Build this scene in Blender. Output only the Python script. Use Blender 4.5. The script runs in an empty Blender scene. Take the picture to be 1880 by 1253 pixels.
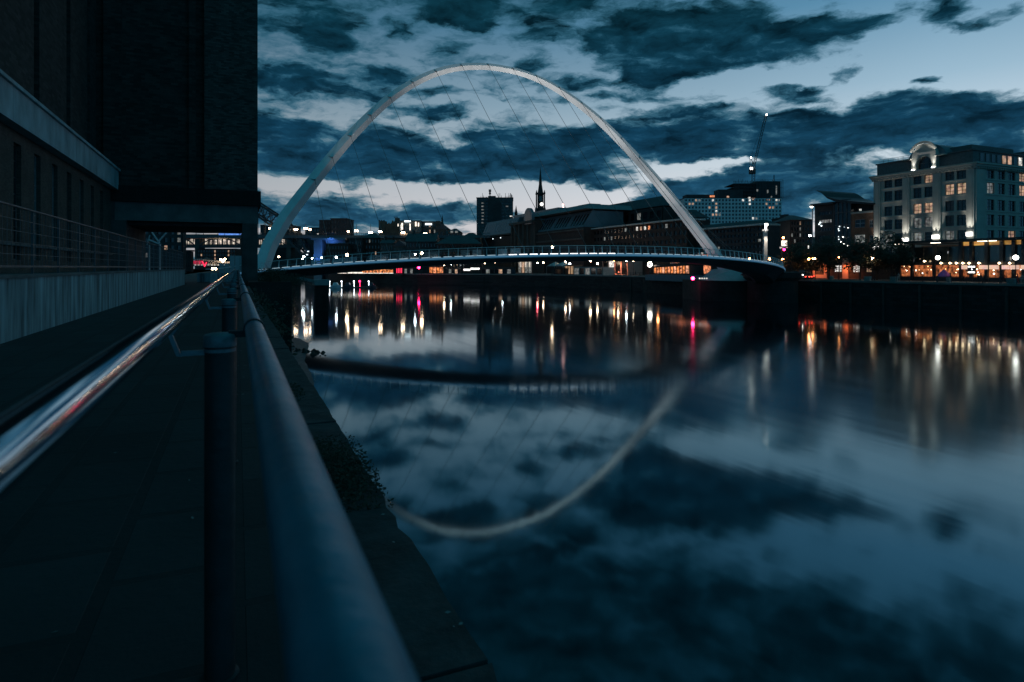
import bpy, bmesh, math, random
from mathutils import Vector, Matrix
R = math.radians
random.seed(7)
SC = bpy.context.scene
COL = SC.collection
# ------------------------------------------------------------------ camera
FPX, VPX, HOR = 1153.9, 436.0, 491.5          # measured on the 1880 px wide photograph
TH = math.atan((940 - VPX) / FPX)             # camera yaw away from the quay direction (+Y)
CT, ST = math.cos(TH), math.sin(TH)
cam_d = bpy.data.cameras.new("camera")
cam_d.lens = FPX / 1880 * 36
cam_d.sensor_width = 36
cam_d.shift_y = -(626.5 - HOR) / 1880
cam_d.clip_start = 0.05
cam_d.clip_end = 6000
cam_d.dof.use_dof = True
cam_d.dof.focus_distance = 70
cam_d.dof.aperture_fstop = 4.5
cam = bpy.data.objects.new("camera", cam_d)
COL.objects.link(cam)
cam.location = (0, 0, 0)
cam.rotation_euler = (R(90), 0, -TH)
SC.camera = cam
# ------------------------------------------------------------------ exposure
SC.view_settings.view_transform = 'Standard'
SC.view_settings.look = 'None'
SC.view_settings.exposure = 0
SC.view_settings.gamma = 1
SC.cycles.use_denoising = True
SC.cycles.adaptive_threshold = 0.006
SC.cycles.adaptive_min_samples = 48
SC.cycles.max_bounces = 6
SC.cycles.sample_clamp_indirect = 4
# ------------------------------------------------------------------ dusk sky
world = bpy.data.worlds.new("World")
SC.world = world
world.use_nodes = True
NT = world.node_tree
NT.nodes.clear()

class G:
    """tiny node helper"""
    def __init__(s, nt): s.nt = nt
    def n(s, t, **k):
        x = s.nt.nodes.new(t)
        for a, b in k.items(): setattr(x, a, b)
        return x
    def l(s, a, b): s.nt.links.new(a, b)
    def put(s, sock, v):
        if hasattr(v, 'is_linked') or hasattr(v, 'links'): s.l(v, sock)
        else: sock.default_value = v
    def m(s, op, a, b=0.0, c=0.0):
        x = s.n('ShaderNodeMath', operation=op)
        s.put(x.inputs[0], a); s.put(x.inputs[1], b); s.put(x.inputs[2], c)
        return x.outputs[0]
    def v(s, op, a, b=(0, 0, 0)):
        x = s.n('ShaderNodeVectorMath', operation=op)
        s.put(x.inputs[0], a); s.put(x.inputs[1], b)
        return x.outputs[1] if op in ('LENGTH', 'DOT_PRODUCT') else x.outputs[0]
    def xyz(s, a, b, c):
        x = s.n('ShaderNodeCombineXYZ')
        s.put(x.inputs[0], a); s.put(x.inputs[1], b); s.put(x.inputs[2], c)
        return x.outputs[0]
    def mr(s, v, a, b, c, d, smooth=False):
        x = s.n('ShaderNodeMapRange', interpolation_type='SMOOTHSTEP' if smooth else 'LINEAR')
        s.put(x.inputs[0], v)
        for i, q in enumerate((a, b, c, d)): x.inputs[i + 1].default_value = q
        return x.outputs[0]
    def noise(s, vec, scale, detail=4, rough=.55, color=False):
        x = s.n('ShaderNodeTexNoise')
        if vec is not None: s.l(vec, x.inputs['Vector'])
        x.inputs['Scale'].default_value = scale
        x.inputs['Detail'].default_value = detail
        x.inputs['Roughness'].default_value = rough
        return x.outputs['Color' if color else 0]
    def ramp(s, f, pts):
        x = s.n('ShaderNodeValToRGB')
        e = x.color_ramp.elements
        while len(e) < len(pts): e.new(.5)
        for q, (p, c) in zip(e, pts):
            q.position = p; q.color = (*c, 1)
        s.l(f, x.inputs[0])
        return x.outputs[0]
    def mix(s, f, a, b, mode='MIX'):
        x = s.n('ShaderNodeMix', data_type='RGBA', blend_type=mode)
        s.put(x.inputs[0], f); s.put(x.inputs[6], a); s.put(x.inputs[7], b)
        return x.outputs[2]

def make_sky():
    g = G(NT)
    tc = g.n('ShaderNodeTexCoord').outputs['Generated']
    sp = g.n('ShaderNodeSeparateXYZ'); g.l(tc, sp.inputs[0])
    X, Y, Z = sp.outputs
    az = g.m('ARCTAN2', X, Y)
    el = g.m('ARCSINE', Z)
    ela = g.m('ABSOLUTE', el)
    # cloud sheet coordinates: a flat layer seen in perspective
    inv = g.m('DIVIDE', 1.0, g.m('ADD', g.m('ABSOLUTE', Z), .10))
    sheet = g.xyz(g.m('MULTIPLY', X, inv), g.m('MULTIPLY', Y, inv), 0.3)
    P0 = g.xyz(az, el, 0.0)
    W = g.v('SUBTRACT', g.noise(g.v('MULTIPLY', P0, (9, 20, 0)), 1.0, 5, .6, True), (.5, .5, .5))
    P = g.v('ADD', P0, g.v('MULTIPLY', W, (.11, .055, 0)))
    L, Q = (470, 2.648), (1170, 2.648)
    blobs = [
     (L,250,30,170,60,.8),(L,330,170,130,80,1),(L,70,120,90,60,.6),(L,690,150,70,30,.7),(L,610,100,50,20,.5),
     (L,1000,40,260,55,1),(L,1500,30,200,60,.9),(L,1090,90,90,40,.6),(L,1400,190,150,60,.75),(L,1330,330,70,35,.6),
     (L,1640,200,90,60,.6),(L,950,220,90,40,.45),(L,1830,190,160,110,1.1),(L,180,400,230,60,1),(L,620,370,150,45,.9),
     (L,560,460,140,30,.6),(L,870,540,200,35,.9),(L,900,440,100,30,.5),(L,160,620,200,50,.9),(L,430,660,330,60,1),
     (L,1500,690,420,70,1.1),(L,1150,660,150,25,.7),(L,700,760,760,60,1.1),(L,1150,800,450,80,1.1),(L,900,870,220,35,.9),
     (L,300,790,300,60,1),(L,1600,840,220,40,.8),(L,490,890,70,22,.9),(L,250,1035,640,80,.66),(L,850,1045,330,50,.52),
     (L,1680,905,90,28,1),(L,1860,955,100,18,.9),(L,1600,410,120,30,.6),
     (Q,100,200,260,140,1.1),(Q,500,100,220,90,1),(Q,640,250,330,70,1.2),(Q,350,250,250,90,1),(Q,80,370,120,60,.8),
     (Q,880,140,200,45,.9),(Q,1100,90,160,50,.8),(Q,1470,70,130,80,.9),(Q,1720,90,160,40,.6),(Q,1010,340,90,40,1),
     (Q,1420,375,80,25,1),(Q,760,440,150,45,.9),(Q,100,470,400,25,.6),(Q,250,540,300,30,.5),(Q,1200,490,150,50,.9),
     (Q,700,640,900,110,1.1),(Q,1500,580,450,100,1.1),(Q,300,720,450,80,1),(Q,1700,650,300,100,1),(Q,1000,880,900,150,.78),
     (Q,600,930,420,130,.8),(Q,200,920,200,40,.7),(Q,400,808,190,24,-1.2),(Q,90,850,150,50,-.5),(Q,1500,250,460,120,-.9),(Q,560,395,330,34,-.7),
     (L,1350,955,480,52,-1.1),(L,430,893,430,24,-.95),(L,1480,955,200,40,-.5),(L,1000,610,160,50,-.3),
    ]
    acc = None
    for (o, k), cx, cy, rx, ry, w in blobs:
        u, v = o + cx / k, cy / k
        d = math.hypot(FPX, u - 940)
        a0 = math.atan((u - 940) / FPX) + TH
        e0 = math.atan((HOR - v) / d)
        ra = rx / k * FPX / (d * d) * 1.35
        re = ry / k / d * 1.35
        t = g.v('MULTIPLY', g.v('SUBTRACT', P, (a0, e0, 0)), (1 / ra, 1 / re, 0))
        b = g.mr(g.v('LENGTH', t), 1.25, .1, 0, w, True)
        acc = b if acc is None else g.m('ADD', acc, b)
    f1 = g.noise(g.v('MULTIPLY', sheet, (1, 1, 1)), 2.1, 8, .62)
    f2 = g.noise(g.v('ADD', g.v('MULTIPLY', P0, (11, 34, 1)), g.v('MULTIPLY', W, (.9, 1.3, 0))), 1.0, 8, .62)
    f3 = g.noise(g.v('ADD', g.v('MULTIPLY', P0, (26, 74, 1)), g.v('MULTIPLY', W, (2.4, 3.2, 0))), 1.0, 6, .55)
    fb = g.m('ADD', g.m('ADD', g.m('MULTIPLY', g.m('SUBTRACT', f1, .5), 1.0), g.m('MULTIPLY', g.m('SUBTRACT', f2, .5), 1.9)), g.m('MULTIPLY', g.m('SUBTRACT', f3, .5), .95))
    # away from the photographed part of the sky the noise alone makes the clouds
    fwd = g.m('ADD', g.m('MULTIPLY', X, ST), g.m('MULTIPLY', Y, CT))
    near = g.mr(fwd, .35, .7, 0, 1, True)
    lowm = g.mr(ela, .37, .47, 1, 0, True)
    inside = g.m('MULTIPLY', near, lowm)
    veil = g.mr(az, R(5), R(52), .36, .03)
    base = g.m('ADD', g.m('MULTIPLY', g.m('ADD', acc, veil), inside), g.m('MULTIPLY', g.m('SUBTRACT', 1.0, inside), .98))
    dens = g.m('ADD', g.m('MULTIPLY', g.m('MINIMUM', base, 1.12), .68), g.m('MULTIPLY', fb, .82))
    cov = g.mr(dens, .02, .98, 0, 1)
    # clear dusk sky behind the clouds
    elt = g.m('DIVIDE', ela, R(40))
    clear = g.ramp(elt, [(0, (.66, .62, .63)), (.12, (.66, .66, .69)), (.22, (.50, .58, .64)), (.36, (.25, .38, .48)),
                         (.52, (.082, .215, .335)), (.8, (.02, .10, .16)), (1, (.008, .06, .09))])
    side = g.m('MULTIPLY', g.mr(az, R(-5), R(58), .64, 1.3), g.mr(fwd, -.2, .75, .15, 1, True))
    clear = g.mix(1.0, clear, g.xyz(side, side, side), 'MULTIPLY')
    veilc = g.ramp(elt, [(0, (.050, .150, .212)), (.2, (.046, .148, .215)), (.4, (.032, .125, .195)), (.7, (.014, .075, .12)), (1, (.005, .04, .06))])
    cl = g.ramp(elt, [(0, (.016, .070, .128)), (.18, (.0075, .045, .087)), (.3, (.0038, .030, .060)), (.55, (.0028, .026, .043)), (1, (.0022, .027, .036))])
    relief = g.mr(g.m('ADD', g.m('MULTIPLY', f3, .3), g.m('MULTIPLY', f2, .8)), .42, .70, 2.0, .45)
    cl = g.mix(1.0, cl, g.xyz(relief, relief, relief), 'MULTIPLY')
    bk = g.m('MAXIMUM', g.mr(fwd, -.25, .5, 3.0, 1, True), g.mr(ela, .66, 1.1, 1, 4.2, True))
    bkv = g.xyz(bk, bk, bk)
    col = g.mix(g.mr(cov, .04, .50, 0, 1, True), clear, g.mix(1.0, veilc, bkv, 'MULTIPLY'))
    col = g.mix(g.mr(cov, .34, .70, 0, 1, True), col, g.mix(1.0, cl, bkv, 'MULTIPLY'))
    bg = g.n('ShaderNodeBackground'); g.l(col, bg.inputs[0]); bg.inputs[1].default_value = 1.0
    out = g.n('ShaderNodeOutputWorld'); g.l(bg.outputs[0], out.inputs[0])
make_sky()

# ------------------------------------------------------------------ helpers
def A(u, d): return (u - 940) * d / FPX        # across the view, metres
def ZV(v, d): return (HOR - v) * d / FPX       # height above the eye, metres
def VW(a, b, z): return Vector((a * CT + b * ST, -a * ST + b * CT, z))
def at(u, v, d): return VW(A(u, d), d, ZV(v, d))
def onX(u, X):
    d = FPX * X / (CT * (u - VPX)); return (d - X * ST) / CT, d          # -> Y, depth
def onY(u, Y):
    q = (u - VPX) * CT; return q * Y * CT / (FPX - q * ST)               # -> X

def thing(name, label, cat, loc, group=None, kind=None):
    o = bpy.data.objects.new(name, None); COL.objects.link(o)
    o.location = loc; o.empty_display_size = .5
    tag(o, label, cat, group, kind)
    return o
def tag(o, label=None, cat=None, group=None, kind=None):
    if label: o['label'] = label
    if cat: o['category'] = cat
    if group: o['group'] = group
    if kind: o['kind'] = kind
    return o
def wloc(o):
    p = Vector((0, 0, 0))
    while o: p += o.location; o = o.parent
    return p

class M:
    """collects geometry in world coordinates; build() links it as ONE mesh object"""
    def __init__(s): s.v, s.f, s.sm = [], [], []
    def add(s, vs, fs, smooth=False):
        n = len(s.v); s.v += [tuple(x) for x in vs]
        for f in fs: s.f.append([n + i for i in f]); s.sm.append(smooth)
        return s
    def hexa(s, p):   # 8 points: bottom ring, top ring
        return s.add(p, [(3, 2, 1, 0), (4, 5, 6, 7), (0, 1, 5, 4), (1, 2, 6, 5), (2, 3, 7, 6), (3, 0, 4, 7)])
    def box(s, x0, x1, y0, y1, z0, z1, T=None):
        p = [(x0, y0, z0), (x1, y0, z0), (x1, y1, z0), (x0, y1, z0), (x0, y0, z1), (x1, y0, z1), (x1, y1, z1), (x0, y1, z1)]
        if T: p = [T(*q) for q in p]
        return s.hexa(p)
    def quad(s, a, b, c, d): return s.add([a, b, c, d], [(0, 1, 2, 3)])
    def prism(s, poly, z0, z1, T=None):
        n = len(poly)
        p = [(x, y, z0) for x, y in poly] + [(x, y, z1) for x, y in poly]
        if T: p = [T(*q) for q in p]
        return s.add(p, [tuple(range(n))[::-1], tuple(range(n, 2 * n))] + [(i, (i + 1) % n, n + (i + 1) % n, n + i) for i in range(n)])
    def tube(s, pts, r, n=8, caps=True, smooth=True):
        pts = [Vector(p) for p in pts]; k = len(pts)
        rr = r if isinstance(r, (list, tuple)) else [r] * k
        vs = []; prev = None
        for i, p in enumerate(pts):
            t = (pts[min(i + 1, k - 1)] - pts[max(i - 1, 0)]).normalized()
            ref = prev if prev is not None else (Vector((0, 0, 1)) if abs(t.z) < .9 else Vector((1, 0, 0)))
            a = (ref - t * ref.dot(t)).normalized(); b = t.cross(a); prev = a
            for j in range(n):
                w = 2 * math.pi * (j + .5) / n
                vs.append(p + (a * math.cos(w) + b * math.sin(w)) * rr[i])
        fs = [(i * n + j, i * n + (j + 1) % n, (i + 1) * n + (j + 1) % n, (i + 1) * n + j) for i in range(k - 1) for j in range(n)]
        s.add(vs, fs, smooth)
        if caps: s.add(vs[:n], [tuple(range(n))[::-1]]); s.add(vs[-n:], [tuple(range(n))])
        return s
    def bar(s, p, q, w): return s.tube([p, q], w * .7071, 4, True, False)
    def lathe(s, prof, c, n=16, smooth=True):
        c = Vector(c); vs = []
        for r, z in prof:
            for j in range(n):
                w = 2 * math.pi * j / n; vs.append(c + Vector((r * math.cos(w), r * math.sin(w), z)))
        k = len(prof)
        return s.add(vs, [(i * n + j, i * n + (j + 1) % n, (i + 1) * n + (j + 1) % n, (i + 1) * n + j) for i in range(k - 1) for j in range(n)]
                     + [tuple(range(n))[::-1], tuple(range((k - 1) * n, k * n))], smooth)
    def ball(s, c, r, n=10, sq=1.0):
        return s.lathe([(r * math.sin(math.pi * i / n), -r * sq * math.cos(math.pi * i / n)) if 0 < i < n else (r * .02, r * sq * (-1 if i == 0 else 1)) for i in range(n + 1)], c, n + 4)
    def build(s, name, mat, parent=None, label=None, cat=None, group=None, kind=None, fix=True, origin=None):
        me = bpy.data.meshes.new(name)
        off = wloc(parent) if parent else Vector(origin or (0, 0, 0))
        me.from_pydata([tuple(Vector(v) - off) for v in s.v], [], s.f)
        me.polygons.foreach_set('use_smooth', s.sm)
        if fix:
            b = bmesh.new(); b.from_mesh(me); bmesh.ops.recalc_face_normals(b, faces=b.faces); b.to_mesh(me); b.free()
        if any(s.sm): me.set_sharp_from_angle(angle=R(40))
        me.materials.append(mat)
        o = bpy.data.objects.new(name, me); COL.objects.link(o)
        if parent: o.parent = parent
        elif origin: o.location = origin
        return tag(o, label, cat, group, kind)

# planes: p(s, z, out) -> world
def PX(X): return lambda s, z, o: Vector((X - o, s, z))           # faces the river (-X); s runs along Y
def PY(Y): return lambda s, z, o: Vector((s, Y - o, z))           # faces the camera side (-Y); s runs along X
def PV(d): return lambda s, z, o: VW(s, d - o, z)                 # faces the camera; s across the view
def TB(p): return lambda s, o, z: p(s, z, o)
def slab(m, p, s0, s1, z0, z1, o0, o1): m.box(s0, s1, o0, o1, z0, z1, TB(p))
def wallgrid(m, p, s0, s1, z0, z1, wins, rec=.25):
    S = sorted({s0, s1, *[q for w in wins for q in w[:2]]}); Z = sorted({z0, z1, *[q for w in wins for q in w[2:4]]})
    for i in range(len(S) - 1):
        for j in range(len(Z) - 1):
            a, b, c, d = S[i], S[i + 1], Z[j], Z[j + 1]
            ms, mz = (a + b) / 2, (c + d) / 2
            if any(w[0] < ms < w[1] and w[2] < mz < w[3] for w in wins): continue
            m.quad(p(a, c, 0), p(b, c, 0), p(b, d, 0), p(a, d, 0))
    for w in wins:
        a, b, c, d = w[:4]; r = -rec
        for q in (((a, c), (b, c)), ((b, c), (b, d)), ((b, d), (a, d)), ((a, d), (a, c))):
            (e, f), (g, h) = q
            m.quad(p(e, f, 0), p(g, h, 0), p(g, h, r), p(e, f, r))
def window(p, w, rec, mat, parent, nm=1, nh=1, bar=.07, fmat=None, name='window'):
    a, b, c, d = w[:4]
    if fmat is None:
        m = M(); slab(m, p, a - .02, b + .02, c - .02, d + .02, -rec - .06, -rec + .01)
        return m.build(name, mat, parent)
    m = M(); o0, o1 = -rec + .012, -rec + .09
    slab(m, p, a, a + bar, c, d, o0, o1); slab(m, p, b - bar, b, c, d, o0, o1)
    slab(m, p, a + bar, b - bar, c, c + bar, o0, o1); slab(m, p, a + bar, b - bar, d - bar, d, o0, o1)
    for i in range(1, nm + 1):
        x = a + (b - a) * i / (nm + 1); slab(m, p, x - bar / 2, x + bar / 2, c + bar, d - bar, o0, o1 - .012)
    for i in range(1, nh + 1):
        z = c + (d - c) * i / (nh + 1); slab(m, p, a + bar, b - bar, z - bar / 2, z + bar / 2, o0, o1 - .024)
    f = m.build(name, fmat, parent)
    q = M(); slab(q, p, a - .02, b + .02, c - .02, d + .02, -rec - .06, -rec)
    q.build('pane', mat, f)
    return f

# ------------------------------------------------------------------ materials
MATS = {}
def mat(name, col, rough=.7, metal=0.0, var=.25, scale=2.0, bump=.0, bscale=8.0, spec=.5, stretch=(1, 1, 1), coat=0):
    if name in MATS: return MATS[name]
    mt = bpy.data.materials.new(name); mt.use_nodes = True
    nt = mt.node_tree; g = G(nt); b = nt.nodes['Principled BSDF']
    tc = g.n('ShaderNodeTexCoord').outputs['Object']
    vec = g.v('MULTIPLY', tc, stretch)
    n = g.noise(vec, scale, 6, .6)
    lo = tuple(c * (1 - var) for c in col); hi = tuple(min(1, c * (1 + var)) for c in col)
    g.l(g.ramp(n, [(.3, lo), (.7, hi)]), b.inputs['Base Color'])
    g.put(b.inputs['Roughness'], g.mr(g.noise(vec, scale * 3, 3), .3, .7, max(0.02, rough * .85), min(1, rough * 1.15)))
    b.inputs['Metallic'].default_value = metal
    b.inputs['Specular IOR Level'].default_value = spec
    if bump:
        x = g.n('ShaderNodeBump'); x.inputs['Strength'].default_value = bump; x.inputs['Distance'].default_value = .02
        g.l(g.noise(vec, bscale, 6, .6), x.inputs['Height']); g.l(x.outputs[0], b.inputs['Normal'])
    MATS[name] = mt
    return mt
def brick(name, col, mortar, scale=1.0, bw=.23, bh=.075, axis='XZ', rough=.85, lo=.75, hi=1.3):
    if name in MATS: return MATS[name]
    mt = bpy.data.materials.new(name); mt.use_nodes = True
    nt = mt.node_tree; g = G(nt); b = nt.nodes['Principled BSDF']
    tc = g.n('ShaderNodeTexCoord').outputs['Object']
    sp = g.n('ShaderNodeSeparateXYZ'); g.l(tc, sp.inputs[0])
    if axis == 'XZ': vec = g.xyz(g.m('ADD', sp.outputs[0], sp.outputs[1]), sp.outputs[2], 0.0)
    else: vec = g.xyz(sp.outputs[1], sp.outputs[0], 0.0)
    t = g.n('ShaderNodeTexBrick'); g.l(vec, t.inputs['Vector'])
    t.inputs['Scale'].default_value = scale
    t.inputs['Brick Width'].default_value = bw; t.inputs['Row Height'].default_value = bh
    t.inputs['Mortar Size'].default_value = min(bw, bh) * .06
    t.inputs['Color1'].default_value = (*[c * lo for c in col], 1)
    t.inputs['Color2'].default_value = (*[c * hi for c in col], 1)
    t.inputs['Mortar'].default_value = (*mortar, 1)
    n = g.noise(tc, .7, 5, .6)
    s = g.mr(n, .25, .75, .6, 1.3)
    g.l(g.mix(1.0, t.outputs[0], g.xyz(s, s, s), 'MULTIPLY'), b.inputs['Base Color'])
    b.inputs['Roughness'].default_value = rough
    x = g.n('ShaderNodeBump'); x.inputs['Strength'].default_value = .6; x.inputs['Distance'].default_value = .01
    g.l(g.m('SUBTRACT', g.noise(tc, 14, 4), g.m('MULTIPLY', t.outputs['Fac'], .8)), x.inputs['Height']); g.l(x.outputs[0], b.inputs['Normal'])
    MATS[name] = mt
    return mt
def emis(name, col, st, var=0.0, scale=(1, 1, 1), sample=True):
    if name in MATS: return MATS[name]
    mt = bpy.data.materials.new(name); mt.use_nodes = True
    nt = mt.node_tree; g = G(nt); b = nt.nodes['Principled BSDF']
    b.inputs['Base Color'].default_value = (.02, .02, .02, 1); b.inputs['Roughness'].default_value = .3
    b.inputs['Emission Color'].default_value = (*col, 1); b.inputs['Emission Strength'].default_value = st
    if var:
        tc = g.n('ShaderNodeTexCoord').outputs['Object']
        n = g.noise(g.v('MULTIPLY', tc, scale), 1.0, 4, .65)
        g.l(g.mr(n, .36, .66, st * (1 - var), st * (1 + var)), b.inputs['Emission Strength'])
        n2 = g.noise(g.v('MULTIPLY', tc, scale), 2.3, 2, .5, True)
        g.l(g.mix(.35, (*col, 1), g.mix(1.0, (*[min(1, c * 1.9) for c in col], 1), n2, 'MULTIPLY')), b.inputs['Emission Color'])
    if not sample: mt.cycles.emission_sampling = 'NONE'
    MATS[name] = mt
    return mt

STEEL = mat('painted_white_steel', (.68, .70, .71), .42, 0, .1, .5)
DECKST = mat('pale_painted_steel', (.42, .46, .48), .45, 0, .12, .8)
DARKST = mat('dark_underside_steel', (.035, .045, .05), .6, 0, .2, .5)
CABLE = mat('cable_steel', (.10, .11, .12), .4, .6, .1)
CHROME = mat('polished_stainless_steel', (.60, .77, .88), .075, 1.0, .06, 9, .02, 3, stretch=(1, .08, 1))
GALV = mat('blue_grey_painted_tube', (.03, .25, .36), .38, 0.4, .22, 5, .15, 40)
POSTM = mat('dark_painted_post', (.016, .034, .039), .5, .2, .3, 6, .2, 30)
CAPM = mat('worn_post_cap', (.13, .22, .26), .42, .35, .3, 20, .15, 50)
CONC = mat('stained_concrete', (.23, .33, .35), .85, 0, .85, 1.1, .4, 12, stretch=(2.4, 2.4, .3))
CONCB = mat('weathered_concrete_beam', (.13, .145, .145), .85, 0, .4, .6, .3, 8)
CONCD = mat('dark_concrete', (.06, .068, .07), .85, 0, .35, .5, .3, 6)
PIERC = mat('pale_pier_concrete', (.30, .33, .34), .7, 0, .2, .4, .2, 4)
STONE = mat('pale_hotel_stone', (.35, .35, .31), .8, 0, .12, .5, .1, 6)
STONED = mat('dark_sandstone', (.07, .066, .058), .9, 0, .35, .15, .2, 3)
SLATE = mat('slate_roof', (.045, .052, .06), .55, 0, .3, .4, .2, 5)
METROOF = mat('zinc_roof', (.14, .17, .19), .42, .3, .2, .3)
DKWALL = mat('dark_wall', (.035, .04, .042), .85, 0, .35, .2)
DKBRICK = brick('dark_red_brick', (.034, .024, .021), (.03, .03, .03))
TWBRICK = brick('tower_brick', (.042, .040, .036), (.03, .032, .032), bw=.6, bh=.2, lo=.5, hi=1.5)
PIERBRK = brick('buff_pier_brick', (.075, .072, .066), (.045, .047, .045), bw=.45, bh=.15, lo=.45, hi=1.6)
ORBRICK = brick('orange_brick', (.20, .09, .05), (.14, .11, .09))
GLASS = mat('dark_window_glass', (.008, .012, .016), .12, 0, .3, .8, .03, .7, spec=.6)
GLASSB = mat('blue_grey_glazing', (.012, .022, .028), .16, 0, .4, .6, spec=.6)
FRAME = mat('dark_window_frame', (.05, .055, .058), .5)
FRAMEL = mat('pale_window_frame', (.24, .26, .27), .5)
LEAF = mat('dark_leaves', (.022, .034, .02), .7, 0, .5, 3)
BARK = mat('bark', (.05, .042, .034), .9, 0, .3, 6, .5, 20)
WARM = emis('warm_room_light', (1, .52, .34), .5, .7, (.8, .8, .7), False)
WARM2 = emis('orange_interior_light', (1, .28, .12), 1.0, .9, (1.1, 1.1, 1.4), False)
PINKW = emis('salmon_light_panel', (1, .55, .42), 1.0, .15, (.5, .5, .5), False)
WHITEW = emis('white_room_light', (1, .95, .85), 1.0, .75, (1.2, 1.2, 1.2), False)
DIMW = emis('dim_room_light', (.75, .8, .75), .22, .8, (1, 1, 1), False)
ORW = emis('orange_lit_strip', (1, .42, .10), .55, .5, (.3, .3, 1), False)
LAMPD = emis('small_pontoon_lamp', (.85, .93, 1), 6, sample=False)
WHITEL = emis('white_lamp', (1, .93, .82), 12, sample=False)
LAMP = emis('warm_lamp_globe', (1, .70, .44), 44)
LAMPC = emis('cool_lamp_globe', (.85, .95, 1), 45)
LAMPO = emis('sodium_lamp_globe', (1, .34, .10), 42)
LAMPR = emis('red_signal_lamp', (1, .015, .10), 45)
REDW = emis('red_neon', (1, .03, .09), 1.6, sample=False)
BLUEL = emis('blue_flood_lens', (.2, .4, 1), 5)
SIGNW = emis('white_sign_light', (1, .97, .92), 4, sample=False)
def spot(name, loc, target, power, col=(1, .93, .82), size=50, blend=.5, rad=.3, parent=None):
    l = bpy.data.lights.new(name, 'SPOT'); l.energy = power; l.color = col
    l.spot_size = R(size); l.spot_blend = blend; l.shadow_soft_size = rad
    o = bpy.data.objects.new(name, l); COL.objects.link(o)
    off = wloc(parent) if parent else Vector((0, 0, 0))
    o.location = Vector(loc) - off; o.parent = parent
    o.rotation_euler = (Vector(target) - Vector(loc)).to_track_quat('-Z', 'Y').to_euler()
    return o

ZW = -7.5        # water
ZP = -1.55       # near path
ZN = -2.85       # far quay
# ------------------------------------------------------------------ water, ground, path
def water_mat():
    mt = bpy.data.materials.new('river_water'); mt.use_nodes = True
    nt = mt.node_tree; g = G(nt); b = nt.nodes['Principled BSDF']
    tc = g.n('ShaderNodeTexCoord').outputs['Object']
    sp = g.n('ShaderNodeSeparateXYZ'); g.l(tc, sp.inputs[0])
    X, Y = sp.outputs[0], sp.outputs[1]
    b.inputs['Base Color'].default_value = (.0025, .011, .016, 1)
    b.inputs['IOR'].default_value = 2.9; b.inputs['Specular Tint'].default_value = (.40, .82, .97, 1)
    streak = g.noise(g.v('MULTIPLY', tc, (.42, .022, 1)), 1.0, 5, .6)
    dist = g.m('SQRT', g.m('ADD', g.m('MULTIPLY', X, X), g.m('MULTIPLY', Y, Y)))
    far = g.mr(dist, 30, 85, 0, .014, True)
    cur = g.mr(g.m('ADD', X, g.m('MULTIPLY', streak, 10.0)), 13, 38, 0, .075, True)
    cur = g.m('MULTIPLY', cur, g.mr(dist, 50, 95, 1, 0, True))
    r = g.m('ADD', g.m('MAXIMUM', far, cur), .044)
    g.l(g.m('MULTIPLY', r, g.mr(streak, .3, .7, .88, 1.14)), b.inputs['Roughness'])
    h1 = g.noise(g.v('MULTIPLY', tc, (.33, .07, 1)), 1.0, 3, .5)
    h2 = g.noise(g.v('MULTIPLY', tc, (1.3, .35, 1)), 1.0, 2, .5)
    h = g.m('ADD', h1, g.m('MULTIPLY', h2, .08))
    x = g.n('ShaderNodeBump'); x.inputs['Strength'].default_value = 1.0
    g.l(g.m('MULTIPLY', h, g.m('ADD', .007, g.m('MULTIPLY', g.m('MAXIMUM', far, cur), .03))), x.inputs['Height']); x.inputs['Distance'].default_value = 1.0
    g.l(x.outputs[0], b.inputs['Normal'])
    return mt
WATER = water_mat()
m = M(); m.quad((-60, -200, ZW), (260, -200, ZW), (260, 1500, ZW), (-60, 1500, ZW))
m.build('water', WATER, kind='structure', label='calm dark river reflecting the dusk sky and city lights')
GROUND = mat('dark_ground', (.05, .055, .055), .9, 0, .3, .1)
m = M(); m.quad((-3000, -3000, -12), (3000, -3000, -12), (3000, 4000, -12), (-3000, 4000, -12))
m.build('ground', GROUND, kind='structure', label='dark ground under the river and the city')
NQ = [(118, -160), (118, 178), (112, 215), (97, 246), (72, 268), (56, 310), (48, 380), (46, 900)]
PAVE = brick('quay_paving', (.085, .085, .08), (.05, .05, .05), 1, .9, .6, 'XY')
m = M(); m.prism([(x + .62, y) for x, y in NQ] + [(1500, 900), (1500, -160)], -11, ZN)
m.build('pavement', PAVE, kind='structure', label='paved quayside promenade on the far bank')
# near path
PATH = brick('path_slabs', (.020, .030, .034), (.014, .02, .023), 1, .9, .6, 'XY', .75)
m = M(); m.box(-4.4, .18, -8, 68, -2.2, ZP); m.box(-11, .18, 68.004, 132, -2.2, ZP - .004)
m.build('path', PATH, kind='structure', label='dark slab riverside path beside the railing')
m = M(); m.box(-14, -4.72, -8, 66, -2.2, -.28)
m.build('terrace', GROUND, kind='structure', label='raised terrace behind the concrete retaining wall')
m = M(); m.box(-300, -11.5, 80, 900, -11, ZP - .1); m.box(-300, 4.2, 132, 900, -11, ZP - .1)
m.build('south_bank', GROUND, kind='structure', label='dark south bank beyond the old mill')
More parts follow.
